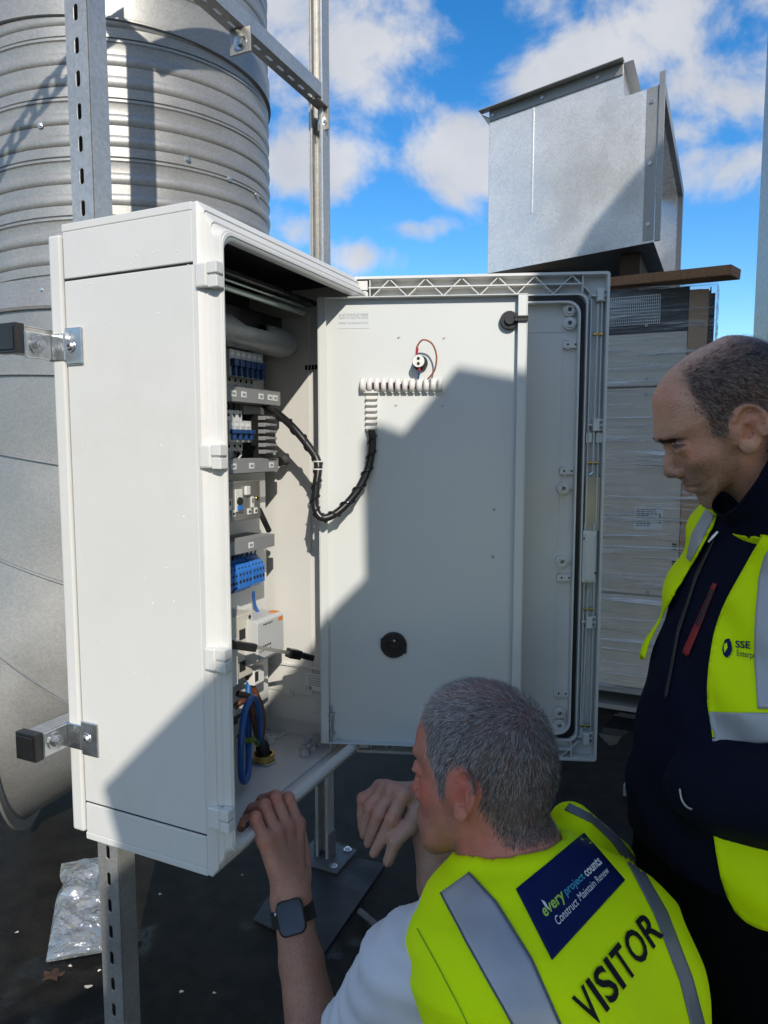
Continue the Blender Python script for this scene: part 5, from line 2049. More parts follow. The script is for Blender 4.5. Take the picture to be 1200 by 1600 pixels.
def hairB(l):
    m = softpoly(l[:, [0, 2]], HAIRB, 3.2, 1)
    ear = np.linalg.norm((l - np.array([-8, 78, 0])) * np.array([1, .8, .75]), axis=1) < 27
    ear2 = np.linalg.norm((l - np.array([-8, -78, 0])) * np.array([1, .8, .75]), axis=1) < 27
    m[(ear | ear2) & (np.abs(l[:, 1]) > 70)] = 0
    return m


def skin_cols(l, base, seed, flush=1.0, stubble=.5, mouth=(99, 0, -55)):
    n = sinoise(l.astype(f32), seed, .12, 3)
    c = np.tile(np.array(base), (len(l), 1))
    c *= (1 + .10 * n)[:, None]
    red = np.zeros(len(l))
    ay = np.abs(l[:, 1])
    def bl(p, r): return np.exp(-(((l - p) / r) ** 2).sum(1))
    lm = np.stack([l[:, 0], ay, l[:, 2]], 1)
    for p, r in (((62, 52, -12), 26), ((112, 0, -24), 16), ((-8, 80, 8), 26), ((80, 30, 80), 34), ((-20, 40, -70), 40)):
        red += np.exp(-(((lm - np.array(p)) / r) ** 2).sum(1))
    red = np.clip(red * flush * (.8 + .3 * sinoise(l.astype(f32), seed + 9, .2, 2)), 0, 1)
    c = c * (1 - red[:, None]) + red[:, None] * c * np.array([1.12, .68, .62])
    st = np.clip((20 - l[:, 2]) / 40, 0, 1) * np.clip((-l[:, 2] - 18) / 14, 0, 1) * np.clip((l[:, 0] - 0) / 20, 0, 1) * np.clip((l[:, 2] + 118) / 15, 0, 1)
    side = np.clip((l[:, 0] - 5) / 12, 0, 1) * np.clip((34 - l[:, 0]) / 12, 0, 1) * np.clip((ay - 45) / 10, 0, 1) * np.clip((20 - l[:, 2]) / 20, 0, 1) * np.clip((l[:, 2] + 70) / 20, 0, 1)
    s = np.clip(st + side, 0, 1) * stubble * (.75 + .4 * sinoise(l.astype(f32), seed + 3, .9, 2))
    c = c * (1 - s[:, None]) + s[:, None] * np.array([.07, .06, .055])
    # lips
    lip = np.exp(-(((lm - np.array(mouth) - np.array([0, 0, 4.5])) / np.array([9, 19, 5.5])) ** 2).sum(1)) * .7
    c = c * (1 - lip[:, None]) + lip[:, None] * np.array([.42, .14, .12])
    return np.clip(c, 0, 1)


colB = skin_cols(lB, (.54, .215, .15), 3, 1.0, .22)
hmask = hairB(lB)
soft = hmask * .8
soft *= np.where((lB[:, 2] > 108) & (lB[:, 0] > -60), .62, 1)
colB = colB * (1 - soft[:, None]) + soft[:, None] * np.array([.12, .095, .085])

# arms and hands
hipB = np.array([.30, .74, .20])
shL, shR = W3(652, 1515, .83), W3(925, 1385, 1.08)
elbL = W3(512, 1735, .945)
wrL = W3(455, 1412, 1.075)


def hand(wrist, palm_r, mcps, fingers, thumb, frs, knuck=.0102):
    parts = []
    def fn(P):
        d = None
        for m in mcps:
            e = cap_(P, wrist, m, palm_r, knuck * 1.12)
            d = e if d is None else smin(d, e, .012)
        d = smin(d, chain(P, mcps, [knuck * 1.15] * 4, .004), .010)
        for i, fg in enumerate(fingers):
            r = frs[i]
            rr_ = [r * 1.08, r * 1.02, r * .9, r * .76]
            pts = [mcps[i]] + fg
            e = chain(P, pts, rr_[:len(pts)], .0015)
            e = smin(e, np.sqrt(((P - np.asarray(pts[1], f32)) ** 2).sum(1)) - r * 1.1, .004)     # knuckle
            d = smin(d, e, .0055)
        if thumb is not None:
            d = smin(d, chain(P, thumb, [.016, .0128, .0112, .0088][:len(thumb)], .003), .010)
        # tendons
        for m in mcps:
            a_ = wrist + (m - wrist) * .35
            d = smin(d, cap_(P, a_, m, palm_r * .62, knuck * .95), .008)
        return d
    return fn


# left hand: back of the hand to the camera, fingers hooked over the lip
mL = [W3(465, 1288, 1.128), W3(447, 1292, 1.108), W3(430, 1300, 1.086), W3(413, 1311, 1.064)]
pL = [W3(450, 1248, 1.140), W3(430, 1246, 1.120), W3(413, 1259, 1.095), W3(399, 1277, 1.068)]
dL = [np.array(p) + (D_DIR.x * s, D_DIR.y * s, -.010) for p, s in zip(pL, (.024, .026, .024, .020))]
tL = [np.array(p) + (D_DIR.x * s, D_DIR.y * s, -.024) for p, s in zip(pL, (.034, .037, .034, .028))]
thL = [W3(472, 1370, 1.10), W3(474, 1335, 1.135), W3(468, 1300, 1.165), W3(452, 1285, 1.185)]
handL = hand(wrL + np.array([0, 0, .012]), .0245, mL, [[a, b, c] for a, b, c in zip(pL, dL, tL)], thL, [.0104, .0107, .0102, .0090])


def armL(P):
    d = handL(P)
    w2 = wrL
    fa = chain(P, [w2 + np.array([0, 0, .02]), w2, w2 + (elbL - w2) * .3, w2 + (elbL - w2) * .72, elbL], [.0275, .0285, .034, .0445, .043], .01)
    d = smin(d, fa, .016)
    return d


va, qa = surface_nets(armL, np.min([elbL, wrL, pL[3]], 0) - np.array([.06, .05, .05]), np.max([elbL, wrL, pL[0], thL[3]], 0) + np.array([.06, .06, .05]), .0023)

# right hand hanging from a raised wrist
wrR = W3(662, 1248, 1.135)
elbR = W3(700, 1440, 1.10)
mR = [W3(630, 1240, 1.105), W3(614, 1235, 1.125), W3(602, 1232, 1.145), W3(594, 1231, 1.163)]
fR = [[W3(613, 1279, 1.095), W3(598, 1308, 1.10), W3(585, 1332, 1.106)], [W3(593, 1270, 1.118), W3(583, 1296, 1.124), W3(576, 1316, 1.13)],
      [W3(579, 1259, 1.142), W3(572, 1284, 1.146), W3(569, 1303, 1.15)], [W3(567, 1248, 1.165), W3(565, 1272, 1.165), W3(566, 1294, 1.165)]]
tR = [W3(652, 1268, 1.105), W3(640, 1291, 1.09), W3(618, 1314, 1.083), W3(607, 1345, 1.085)]
handR = hand(wrR, .021, mR, fR, tR, [.0110, .0113, .0108, .0096])


def armR(P):
    d = handR(P)
    fa = chain(P, [wrR, wrR + (elbR - wrR) * .3, wrR + (elbR - wrR) * .7, elbR], [.026, .03, .038, .04], .01)
    return smin(d, fa, .014)


vr, qr = surface_nets(armR, np.min([elbR, wrR, fR[0][2], tR[3]], 0) - np.array([.06, .06, .05]), np.max([elbR, wrR, fR[3][0]], 0) + np.array([.06, .06, .05]), .0023)

# trunk under the clothes
C0B = W3(878, 1790, .78)
C1B = C0B + (to_world(np.array([-34, -4, -92]), hxB) - C0B) / 1.05
SIDE_B = shR - shL
BACK_B = np.array([.6, -.6, .53])
CTB = [(-.12, .13, .10), (0, .135, .118), (.35, .143, .122), (.6, .165, .124), (.76, .176, .115), (.86, .162, .102), (.94, .138, .09), (1.0, .108, .08), (1.07, .074, .072)]


def trunkB(P, grow=0.0, wr=0.0):
    d, (x, y, t) = torso_field(P, C0B, C1B, .045, SIDE_B, BACK_B, CTB)
    d = d - grow
    if wr:
        d = d - wr * (sinoise(P, 11, 26, 2) * .55 + .7 * np.sin(x * 42 + t * 9 + 2 * np.sin(t * 7)) * np.clip(1 - np.abs(t - .4) * 1.2, 0, 1) * .5)
    return d


lo_b = np.array([-.12, .45, .05])
hi_b = np.array([.50, 1.25, .86])
vt, qt = surface_nets(lambda P: smin(trunkB(P), chain(P, [shL, shL + (elbL - shL) * .5, elbL], [.058, .05, .042]), .03), lo_b, hi_b, .012)
vt2, qt2 = surface_nets(lambda P: chain(P, [shR, shR + (elbR - shR) * .5, elbR], [.058, .05, .042]), np.minimum(shR, elbR) - .08, np.maximum(shR, elbR) + .08, .008)


def plain(v, base, seed, rednodes=()):
    n = sinoise(v.astype(f32), seed, 60, 3)
    c = np.tile(np.array(base), (len(v), 1)) * (1 + .11 * n)[:, None]
    for p, r in rednodes:
        k = np.exp(-((v - p) ** 2).sum(1) / r ** 2)[:, None]
        c = c * (1 - k) + k * c * np.array([1.12, .66, .62])
    return np.clip(c, 0, 1)


cA = plain(va, (.50, .25, .175), 5, [(p, .012) for p in mL + pL])
# a graze on the knuckle and darker hair-shaded forearm
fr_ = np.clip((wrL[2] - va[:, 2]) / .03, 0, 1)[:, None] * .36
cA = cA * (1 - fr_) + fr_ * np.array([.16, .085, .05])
cR = plain(vr, (.54, .31, .235), 6, [(p, .012) for p in mR + [f[0] for f in fR]])
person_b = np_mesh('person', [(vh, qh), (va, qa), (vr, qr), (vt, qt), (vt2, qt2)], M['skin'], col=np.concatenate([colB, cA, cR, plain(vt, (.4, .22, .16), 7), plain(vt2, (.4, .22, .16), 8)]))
tag(person_b, 'crouching grey haired man in yellow visitor vest and white shirt, hand on the cabinet edge', 'person', 'men looking into the cabinet')

WH = np.array([-62., 0., 92.])


def flowB(l, rg):
    d = l - WH
    d[:, 1] += rg.normal(size=len(l)) * 4
    fwd = np.clip((l[:, 2] - 70) / 50, 0, 1)
    d[:, 0] += fwd * 70
    d[:, 2] -= (1 - fwd) * 30
    temple = np.clip((l[:, 0] - 10) / 30, 0, 1) * (1 - fwd)
    d[:, 0] -= temple * 110
    return d


def colhB(l, rg):
    t = rg.uniform(0, 1, len(l)) + .22 * np.clip((l[:, 0] - 5) / 60, -.8, 1) + .1 * np.clip((l[:, 2] - 40) / 60, -1, 1)
    a = np.clip((t - .25) / .6, 0, 1)[:, None]
    c = np.array([.05, .043, .039]) * (1 - a) + a * np.array([.52, .50, .48])
    return c * rg.uniform(.8, 1.15, (len(l), 1))


def densB(l):
    d = hairB(l)
    d *= np.where((l[:, 2] > 112) & (l[:, 0] > -40) & (l[:, 0] < 60), .7, 1)
    wh = np.linalg.norm(l - np.array([-55, -12, 108]), axis=1)
    return d * np.where(wh < 16, .45, 1)


hair_strands('hair', person_b, vh, nh, densB, 40000, hxB, flowB, lambda l: 6.5 + 5 * np.clip((l[:, 2] + 60) / 120, 0, 1), colhB, 21, lift=.26, width=.36)
# beard stubble and arm hair, single short strands
hair_strands('stubble', person_b, vh, nh, lambda l: ((l[:, 0] > 8) & (l[:, 2] < -22) & (l[:, 2] > -112) & (np.abs(l[:, 1]) > 12)).astype(float) + 1e-9, 2600, hxB, lambda l, rg: np.tile(np.array([.2, 0, -1.]), (len(l), 1)), lambda l: np.full(len(l), 2.2), lambda l, rg: np.array([.28, .22, .18]) * rg.uniform(.5, 1.5, (len(l), 1)), 22, lift=.8, width=.25)
na = vnormals(va, qa)
hxArm = (wrL, np.stack([(elbL - wrL) / np.linalg.norm(elbL - wrL), np.cross((elbL - wrL) / np.linalg.norm(elbL - wrL), [0, 0, 1.]), [0, 0, 1.]], 1) / 1000)
hair_strands('arm_hair', person_b, va, na, lambda l: np.clip((l[:, 0] - 25) / 40, 0, 1) + 1e-9 + .06 * (l[:, 0] > -60), 3800, hxArm, lambda l, rg: np.stack([np.ones(len(l)), rg.normal(size=len(l)) * .8, rg.normal(size=len(l)) * .5], 1), lambda l: np.full(len(l), 7.), lambda l, rg: np.array([.11, .06, .035]) * rg.uniform(.5, 1.4, (len(l), 1)), 23, lift=.35, width=.22)


# fingernails on the hanging hand
def nail(tip, dip, up, r, parent):
    d = (np.array(tip) - np.array(dip))
    d /= np.linalg.norm(d)
    u_ = np.array(up, float) - d * (np.array(up) @ d)
    u_ /= np.linalg.norm(u_)
    s_ = np.cross(d, u_)
    mb = MB()
    rows = []
    for j in range(5):
        t = j / 4
        w = r * (.62 + .2 * math.sin(math.pi * min(1, t * .8 + .15)))
        row = []
        for i in range(5):
            a = (i / 4 - .5) * 2
            row.append(tuple(np.array(tip) + d * (-.0055 + .012 * t) + s_ * (w * a) + u_ * (r * .86 - .0022 * a * a - .0016 * max(0, t - .5))))
        rows.append(row)
    mb.loops(rows, closed=False)
    o_ = obj('fingernail', mb, mat('fingernail', (.5, .3, .25), .25, var=.03), parent, smooth=True)
    return solid(o_, .0008)


for k in range(4):
    nail(fR[k][2], fR[k][1], (-.25, -.75, .35), [.0098, .0100, .0094, .0082][k] * .8, person_b)
nail(tR[3], tR[2], (-.6, -.6, .2), .0088, person_b)

# white T-shirt: sleeve and what shows of the body
def teeB(P):
    d = smin(trunkB(P, .006), chain(P, [shL + (shL - shR) * .02, shL + (elbL - shL) * .45, shL + (elbL - shL) * .78], [.070, .066, .060], .02), .045)
    w = sinoise(P, 31, 45, 2) * .004 + .006 * np.sin(P[:, 2] * 120 + P[:, 0] * 60 + 3 * np.sin(P[:, 1] * 25)) * np.clip(sinoise(P, 5, 14, 1) + .3, 0, 1)
    return d - w.astype(f32)


vte, qte = surface_nets(teeB, lo_b, hi_b, .007)
tee = np_mesh('t_shirt', [(vte, qte)], M['tee'], person_b)
vs2, qs2 = surface_nets(lambda P: chain(P, [shR, shR + (elbR - shR) * .6], [.07, .064]) - .003 * sinoise(P, 8, 40, 2), np.minimum(shR, elbR) - .09, np.maximum(shR, elbR) + .09, .008)
np_mesh('sleeve', [(vs2, qs2)], M['tee'], tee)

# hi-vis vest
def vestB(P):
    d = trunkB(P, .015, .0085)
    d = smin(d, cap_(P, W3(893, 1290, 1.0), W3(960, 1345, 1.07), .034, .034), .05)
    neck = chain(P, [to_world(np.array(q), hxB) for q in ((-8, 0, -30), (-28, -4, -88), (-52, -8, -140))], [.060, .0685, .074])
    return smax(d, -neck, .006)


vv, qv = surface_nets(vestB, lo_b, hi_b, .0055)
vest = np_mesh('hi_vis_vest', [(vv, qv)], M['hivis'], person_b)
bv = bvh_of(vv, qv)
st_ = patch(bv, [(689, 1396), (730, 1475), (800, 1600), (850, 1690)], [(733, 1364), (776, 1412), (830, 1500), (875, 1600), (915, 1690)], 10, 50, .0016)
solid(obj('reflective_tape', st_, M['reflect'], vest, smooth=True), .0012)
st_ = patch(bv, [(882, 1266), (925, 1287), (955, 1316), (984, 1356), (1022, 1430), (1062, 1535), (1078, 1600), (1090, 1660)], [(890, 1256), (935, 1278), (966, 1308), (1000, 1352), (1042, 1425), (1082, 1530), (1100, 1600), (1110, 1660)], 6, 60, .0016)
solid(obj('reflective_tape', st_, mat('grey_side_tape', (.17, .18, .2), .5, .2, var=.06), vest, smooth=True), .0012)
M['edge'] = mat('grey_edging', (.1, .105, .115), .6)
for l_, r_ in (([(688, 1397), (729, 1476), (799, 1601), (849, 1691)], [(690, 1396), (731, 1475), (801.5, 1600), (851.5, 1690)]), ([(732, 1365), (775, 1412), (829, 1501), (874, 1601), (914, 1690)], [(734, 1363.5), (777.5, 1411), (831.5, 1499.5), (876.5, 1599.5), (916.5, 1689)])):
    solid(obj('tape_edge', patch(bv, l_, r_, 1, 60, .0024), M['edge'], vest, smooth=True), .0008)
solid(obj('stitched_seam', patch(bv, [(652, 1452), (690, 1520), (728, 1595), (760, 1670)], [(653.5, 1451), (691.5, 1519), (729.5, 1594), (761.5, 1669)], 1, 50, .0016), mat('lime_seam', (.3, .5, .0), .6), vest, smooth=True), .0006)
pq = [(806, 1390), (912, 1302), (976, 1376), (862, 1501)]
pt_ = patch(bv, [pq[0], pq[3]], [pq[1], pq[2]], 26, 26, .0016, .2)
badge = obj('printed_panel', pt_, M['navyprint'], vest, smooth=True)
solid(badge, .0008)


def sub_q(q, u0, u1, v0, v1):
    q = [np.array(p, float) for p in q]
    def at_(s, t): return (q[0] * (1 - s) + q[1] * s) * (1 - t) + (q[3] * (1 - s) + q[2] * s) * t
    return [at_(u0, v0), at_(u1, v0), at_(u1, v1), at_(u0, v1)]


for txt, u0, u1, v0, v1, m_, bold in (('every', .135, .42, .43, .60, 'lime', True), ('project', .44, .70, .41, .58, 'teal', True), ('counts', .72, .93, .41, .55, 'sticker', True),
                                      ('Construct', .21, .50, .62, .745, 'sticker', False), ('Maintain', .53, .75, .62, .735, 'sticker', False), ('Renew', .775, .93, .62, .735, 'sticker', False)):
    q = sub_q(pq, u0, u1, v0, v1)
    obj('lettering', text_on(bv, txt, q, .0026, bold), M[m_], badge, recalc=False)
fl_q = sub_q(pq, .185, .235, .33, .52)
flm = MB()
fp_ = [ray_at(bv, *p, .0029) for p in (fl_q[0], (fl_q[1] + fl_q[0]) / 2 + (fl_q[2] - fl_q[1]) * .3, (fl_q[3] + fl_q[2]) / 2, fl_q[3] + (fl_q[0] - fl_q[3]) * .5)]
if all(fp_):
    flm.add([tuple(p) for p in fp_], [(0, 1, 2, 3)])
    obj('leaf_mark', flm, M['sticker'], badge)
vq = [(892, 1560), (1009, 1420), (1036, 1462), (927, 1609)]
n7 = 'VISITOR'
wd = [.165, .05, .15, .05, .145, .185, .16]
pos_ = 0
tot_ = sum(wd) + .025 * 6
for ch, w in zip(n7, wd):
    q = sub_q(vq, pos_ / tot_, (pos_ + w) / tot_, 0, 1)
    obj('lettering', text_on(bv, ch, q, .0018, True), M['ink'], vest, recalc=False)
    pos_ += w + .025
# trousers and boots, below the frame
def legB(P):
    kn1, kn2 = hipB + np.array([-.34, .20, .0]), hipB + np.array([-.06, .42, -.10])
    a = chain(P, [hipB + np.array([-.08, -.06, 0]), kn1 * np.array([1, 1, 0]) + np.array([0, 0, .34]), np.array([kn1[0] + .10, kn1[1] - .10, .08])], [.105, .075, .05], .03)
    b = chain(P, [hipB + np.array([.06, .08, 0]), np.array([kn2[0], kn2[1], .085]), np.array([kn2[0] + .32, kn2[1] - .30, .07])], [.105, .075, .055], .03)
    d = smin(smin(a, b, .05), cap_(P, hipB, C0B, .13, .13), .06)
    return d - .004 * sinoise(P, 4, 30, 2)


vl, ql = surface_nets(legB, (-.25, .3, .015), (.75, 1.4, .6), .012)
np_mesh('trousers', [(vl, ql)], M['trouser'], person_b)
bo_, qb_ = surface_nets(lambda P: smin(chain(P, [(.06, .84, .035), (-.04, .97, .035)], [.042, .034]), chain(P, [(.56, .86, .05), (.60, .80, .03)], [.045, .04]), .0), (-.15, .7, -.002), (.7, 1.06, .12), .008)
np_mesh('boots', [(bo_, qb_)], M['rubber'], person_b)

# smart watch on the left wrist
w_ax = (elbL - wrL) / np.linalg.norm(elbL - wrL)
toc = np.array(CAM) - wrL
toc -= w_ax * (toc @ w_ax)
toc /= np.linalg.norm(toc)
wc0 = wrL + w_ax * .016
rgt = np.cross(w_ax, toc)
nrm_ = toc + rgt * .10
nrm_ /= np.linalg.norm(nrm_)
rgt = np.cross(w_ax, nrm_)
WS = 1.13
watch = MB()
MW = Matrix((Vector((*rgt, 0)), Vector((*(-w_ax), 0)), Vector((*nrm_, 0)), (0, 0, 0, 1))).transposed()
MW.translation = Vector(wc0 + nrm_ * .0315)
MW = MW @ Matrix.Scale(WS, 4)
for z0_, z1_, s_ in ((0, .0085, 1.0),):
    watch.loops([[(x, y, z_) for x, y in rrect(-.019 * k_, .019 * k_, -.0225 * k_, .0225 * k_, .0095)] for z_, k_ in ((0, .9), (.002, 1), (.008, 1), (.0098, .93))], cap0=True, cap1=True)
wt_ = obj('smart_watch', watch.xf(MW), M['black'], person_b, smooth=True)
scr = MB().loops([[(x, y, z_) for x, y in rrect(-.0163, .0163, -.0195, .0195, .0075)] for z_ in (.0099, .0106)], cap0=True, cap1=True)
obj('watch_screen', scr.xf(MW), M['glass'], wt_, smooth=True)
obj('watch_crown', MB().cyl((.0195, .009, .0045), (.0215, .009, .0045), .0035, n=14).xf(MW), M['steel'], wt_)
sb = MB()
rows = []
for k in range(33):
    t = 2 * math.pi * k / 32
    c = wc0 + (rgt * math.sin(t) + nrm_ * math.cos(t)) * .0335
    o_ = rgt * math.sin(t) + nrm_ * math.cos(t)
    rows.append([tuple(c + w_ax * a + o_ * b) for a, b in ((-.0125, 0), (.0125, 0), (.0125, .0022), (-.0125, .0022))])
sb.loops(rows)
obj('watch_strap', sb, M['rubber'], wt_)

# ------------------------------------------------------------------ kneeling man at the right, in profile
YA = 1.03
_, MxA = head_xf((0, 0, 0), R(171), R(-21), R(-6), 1.02)
earA = W3(1164, 671, YA - .074)
hxA = (earA - MxA @ np.array([-4, 75, 0]), MxA)
axA = MxA / np.linalg.norm(MxA[:, 0])


def LH(u, v, y=0.0):
    p = onplane(u, v, Vector(hxA[0] + MxA @ np.array([0, y, 0])), Vector(axA[:, 1]))
    return to_local(np.array(p)[None], hxA)[0]


face_px = [(1110, 536), (1085, 548), (1056, 569), (1038, 588), (1027, 604), (1020, 622), (1020, 636), (1021.5, 652), (1022, 670), (1024, 683), (1030, 691), (1042, 697), (1051, 708), (1057, 724), (1060, 738), (1062, 746), (1066, 751), (1069, 755), (1069, 758.5), (1078, 761), (1079, 765), (1084, 770),
           (1090, 773), (1090.5, 779), (1094, 787), (1101, 794), (1112, 798)]
prA = [tuple(LH(u, v)[[0, 2]]) for u, v in face_px]
prA = prA + [(48, -96), (20, -80), (-5, -72), (-40, -80), (-64, -66), (-84, -38), (-100, -5), (-106, 30), (-102, 65), (-82, 100), (-45, 122)]
prA[0:0] = []
gA = generic_geo()
gA['brow0'] = LH(1034, 684, 9) + np.array([0, 0, 0]); gA['brow0'][1] = 9
gA['brow1'] = LH(1068, 684, 36); gA['brow1'][1] = 36
gA['eye'] = LH(1063, 696, 31); gA['eye'][1] = 31
gA['mouth'] = LH(1074, 759); gA['mouth'][1] = 0
gA['nose'] = [LH(1047, 700), LH(1047, 720), LH(1047.5, 736.5), LH(1060, 738, 11), LH(1061, 742)]
for k, y in zip(range(5), (0, 0, 0, 11.5, 0)): gA['nose'][k][1] = y
gA['cheek'] = LH(1088, 716, 46); gA['cheek'][1] = 46
HA = dict(fields=head_fields(prA, WCTRL), g=gA, neck=[(-10, 0, -40), (-52, 0, -100), (-90, 0, -170)], neck_r=[54, 60, 66], ear_tilt=.12)
c_ = hxA[0]
vhA, qhA = surface_nets(lambda P: head_sdf(to_local(P, hxA).astype(f32), HA), c_ - np.array([.155, .12, .17]), c_ + np.array([.15, .12, .16]), .0021)
vhA = vhA.astype(float)
nhA = vnormals(vhA, qhA)
lA = to_local(vhA, hxA)
hp_ = [LH(u, v, 62)[[0, 2]] for u, v in ((1072, 572), (1079, 606), (1091, 634), (1104, 652), (1111, 678), (1121, 684), (1134, 678), (1139, 660), (1150, 641), (1172, 636), (1190, 650), (1197, 690), (1204, 735))]
HAIRA = [tuple(p) for p in hp_] + [(-70, -75), (-140, -78), (-140, 175), (0, 175), (tuple(LH(1072, 572, 62)[[0, 2]])[0], 175)]


def hairA(l):
    m = softpoly(l[:, [0, 2]], HAIRA, 4.0, 2)
    # the crown and front are nearly bare
    bald = np.exp(-(((l - np.array([10, 0, 128])) / np.array([95, 52, 46])) ** 2).sum(1))
    m *= np.clip(1.2 - 1.75 * bald, .05, 1)
    for s in (1, -1):
        e = np.linalg.norm((l - np.array([-10, 78 * s, 0])) * np.array([1, .8, .75]), axis=1) < 25
        m[e & (l[:, 1] * s > 70)] = 0
    return m


cAh = skin_cols(lA, (.66, .365, .24), 13, .6, .42, tuple(gA['mouth']))
mk = hairA(lA)[:, None] * .75
cAh = cAh * (1 - mk) + mk * np.array([.05, .04, .036])
# eyebrow and eye
lmA = np.stack([lA[:, 0], np.abs(lA[:, 1]), lA[:, 2]], 1)
b0, b1 = gA['brow0'] + np.array([0, 2, -3]), gA['brow1'] + np.array([0, 3, -1])
t_ = np.clip(((lmA - b0) @ (b1 - b0)) / ((b1 - b0) @ (b1 - b0)), 0, 1)
db = np.linalg.norm((lmA - b0 - t_[:, None] * (b1 - b0)) * np.array([.5, 1, 1]), axis=1)
kb = np.clip((6.5 - db) / 3.5, 0, 1)[:, None] * .7
cAh = cAh * (1 - kb) + kb * np.array([.03, .024, .02])
ke = np.exp(-(((lmA - gA['eye'] - np.array([8, 0, -.5])) / np.array([8, 8, 2.6])) ** 2).sum(1))[:, None] * .95
cAh = cAh * (1 - ke) + ke * np.array([.035, .026, .022])

e0, e1_ = gA['eye'] + np.array([9, -9, 4.5]), gA['eye'] + np.array([2, 14, 1.5])
te = np.clip(((lmA - e0) @ (e1_ - e0)) / ((e1_ - e0) @ (e1_ - e0)), 0, 1)
de = np.linalg.norm((lmA - e0 - te[:, None] * (e1_ - e0)) * np.array([.4, .4, 1]), axis=1)
ke = np.clip((3.4 - de) / 1.8, 0, 1)[:, None] * .85 * (lmA[:, :1] > 55)
cAh = cAh * (1 - ke) + ke * np.array([.03, .022, .018])

fA = np.array([-.88, -.475, 0])
lftA = np.array([.475, -.88, 0])
C0A, C1A = W3(1182, 1440, 1.01), W3(1225, 800, 1.085)
CTA = [(-.12, .15, .13), (0, .17, .145), (.3, .175, .158), (.5, .156, .145), (.7, .136, .120), (.85, .124, .098), (.95, .11, .088), (1.06, .08, .08)]


def trunkA(P, grow=0.0, wr=0.0):
    d, (x, y, t) = torso_field(P, C0A, C1A, -.02, lftA, -fA, CTA)
    d = d - grow
    if wr: d = d - (wr * (.6 * sinoise(P, 41, 22, 2) + .5 * np.sin(P[:, 2] * 60 + x * 20 + 2 * np.sin(x * 15)))).astype(f32)
    return d


shLA, shRA = C1A + lftA * .19 + np.array([0, 0, -.07]), C1A - lftA * .08 + np.array([.055, 0, -.11])
elLA, haLA = W3(1300, 1262, .80), W3(1098, 1228, .915)
elRA, haRA = C0A - lftA * .12 + np.array([.06, 0, .30]), C0A - lftA * .06 + fA * .09 + np.array([0, 0, .25])


def jackA(P):
    d = trunkA(P, .012, .0035)
    a = chain(P, [shLA, elLA, haLA], [.068, .060, .050], .02)
    b = chain(P, [shRA, elRA, haRA], [.066, .056, .046], .02)
    w = .004 * sinoise(P, 17, 38, 2)
    return smax(smin(d, smin(a - w, b - w, .02), .045), (.655 + .006 * np.sin(P[:, 0] * 40) - P[:, 2]).astype(f32), .012)


loA, hiA = np.array([.28, .62, .30]), np.array([1.0, 1.42, 1.22])
vj, qj = surface_nets(jackA, loA, hiA, .007)
vb_, qb2 = surface_nets(lambda P: trunkA(P, -.004), loA, hiA, .014)
# the arms and hands inside the sleeves and pockets
wrap = [W3(1150, 1240, .86), W3(1120, 1238, .872)]
va2, qa2 = surface_nets(lambda P: smin(chain(P, [shLA, elLA, haLA], [.05, .042, .03], .01), chain(P, [shRA, elRA, haRA], [.05, .042, .03], .01), .0), loA, hiA, .012)
person_a = np_mesh('person', [(vhA, qhA), (vb_, qb2), (va2, qa2)], M['skin'], col=np.concatenate([cAh, plain(vb_, (.37, .2, .15), 1), plain(va2, (.37, .2, .15), 2)]))
tag(person_a, 'balding dark haired man in profile with navy jacket under an open yellow vest', 'person', 'men looking into the cabinet')


def flowA(l, rg):
    d = np.stack([np.full(len(l), -.55), rg.normal(size=len(l)) * .25, np.full(len(l), -.75)], 1)
    topk = np.clip((l[:, 2] - 75) / 40, 0, 1)
    d[:, 0] += topk * -.6
    d[:, 2] *= (1 - topk * .6)
    front = np.clip((l[:, 0] - 30) / 25, 0, 1)
    d[:, 0] += front * .5
    return d


def colhA(l, rg):
    grey = np.clip((28 - l[:, 2]) / 50, 0, 1) * .6 + np.clip((l[:, 0] - 5) / 40, 0, 1) * np.clip((60 - l[:, 2]) / 50, 0, 1) * .5
    t = (rg.uniform(0, 1, len(l)) < .12 + .5 * grey)[:, None]
    c = np.where(t, np.array([[.33, .31, .29]]), np.array([[.022, .017, .015]]))
    return c * rg.uniform(.7, 1.3, (len(l), 1))


hair_strands('hair', person_a, vhA, nhA, lambda l: hairA(l) + 1e-9, 26000, hxA, flowA, lambda l: 5 + 5 * np.clip((l[:, 2] + 20) / 100, 0, 1), colhA, 31, lift=.22, width=.34)
hair_strands('stubble', person_a, vhA, nhA, lambda l: (np.clip((l[:, 0] - 12) / 15, 0, 1) * np.clip((8 - l[:, 2]) / 30, 0, 1) * (l[:, 2] > -112) * np.clip((np.abs(l[:, 1]) + (l[:, 2] < -34) * 40 - 40) / 12, 0, 1)) + 1e-9, 4200, hxA, lambda l, rg: np.tile(np.array([.1, 0, -1.]), (len(l), 1)), lambda l: np.full(len(l), 1.8), lambda l, rg: np.array([.05, .04, .035]) * rg.uniform(.5, 2.5, (len(l), 1)), 32, lift=.9, width=.26)
hair_strands('eyebrow', person_a, vhA, nhA, lambda l: (lambda q: np.clip((6 - np.linalg.norm((q - b0 - np.clip(((q - b0) @ (b1 - b0)) / ((b1 - b0) @ (b1 - b0)), 0, 1)[:, None] * (b1 - b0)) * np.array([.5, 1, 1]), axis=1)) / 4, 0, 1))(np.stack([l[:, 0], np.abs(l[:, 1]), l[:, 2]], 1)) + 1e-9, 900, hxA,
             lambda l, rg: np.stack([np.full(len(l), -.4), np.sign(l[:, 1]) * 1., np.full(len(l), .15)], 1), lambda l: np.full(len(l), 8.), lambda l, rg: np.array([.02, .015, .012]) * rg.uniform(.6, 1.6, (len(l), 1)), 33, lift=.25, width=.35)

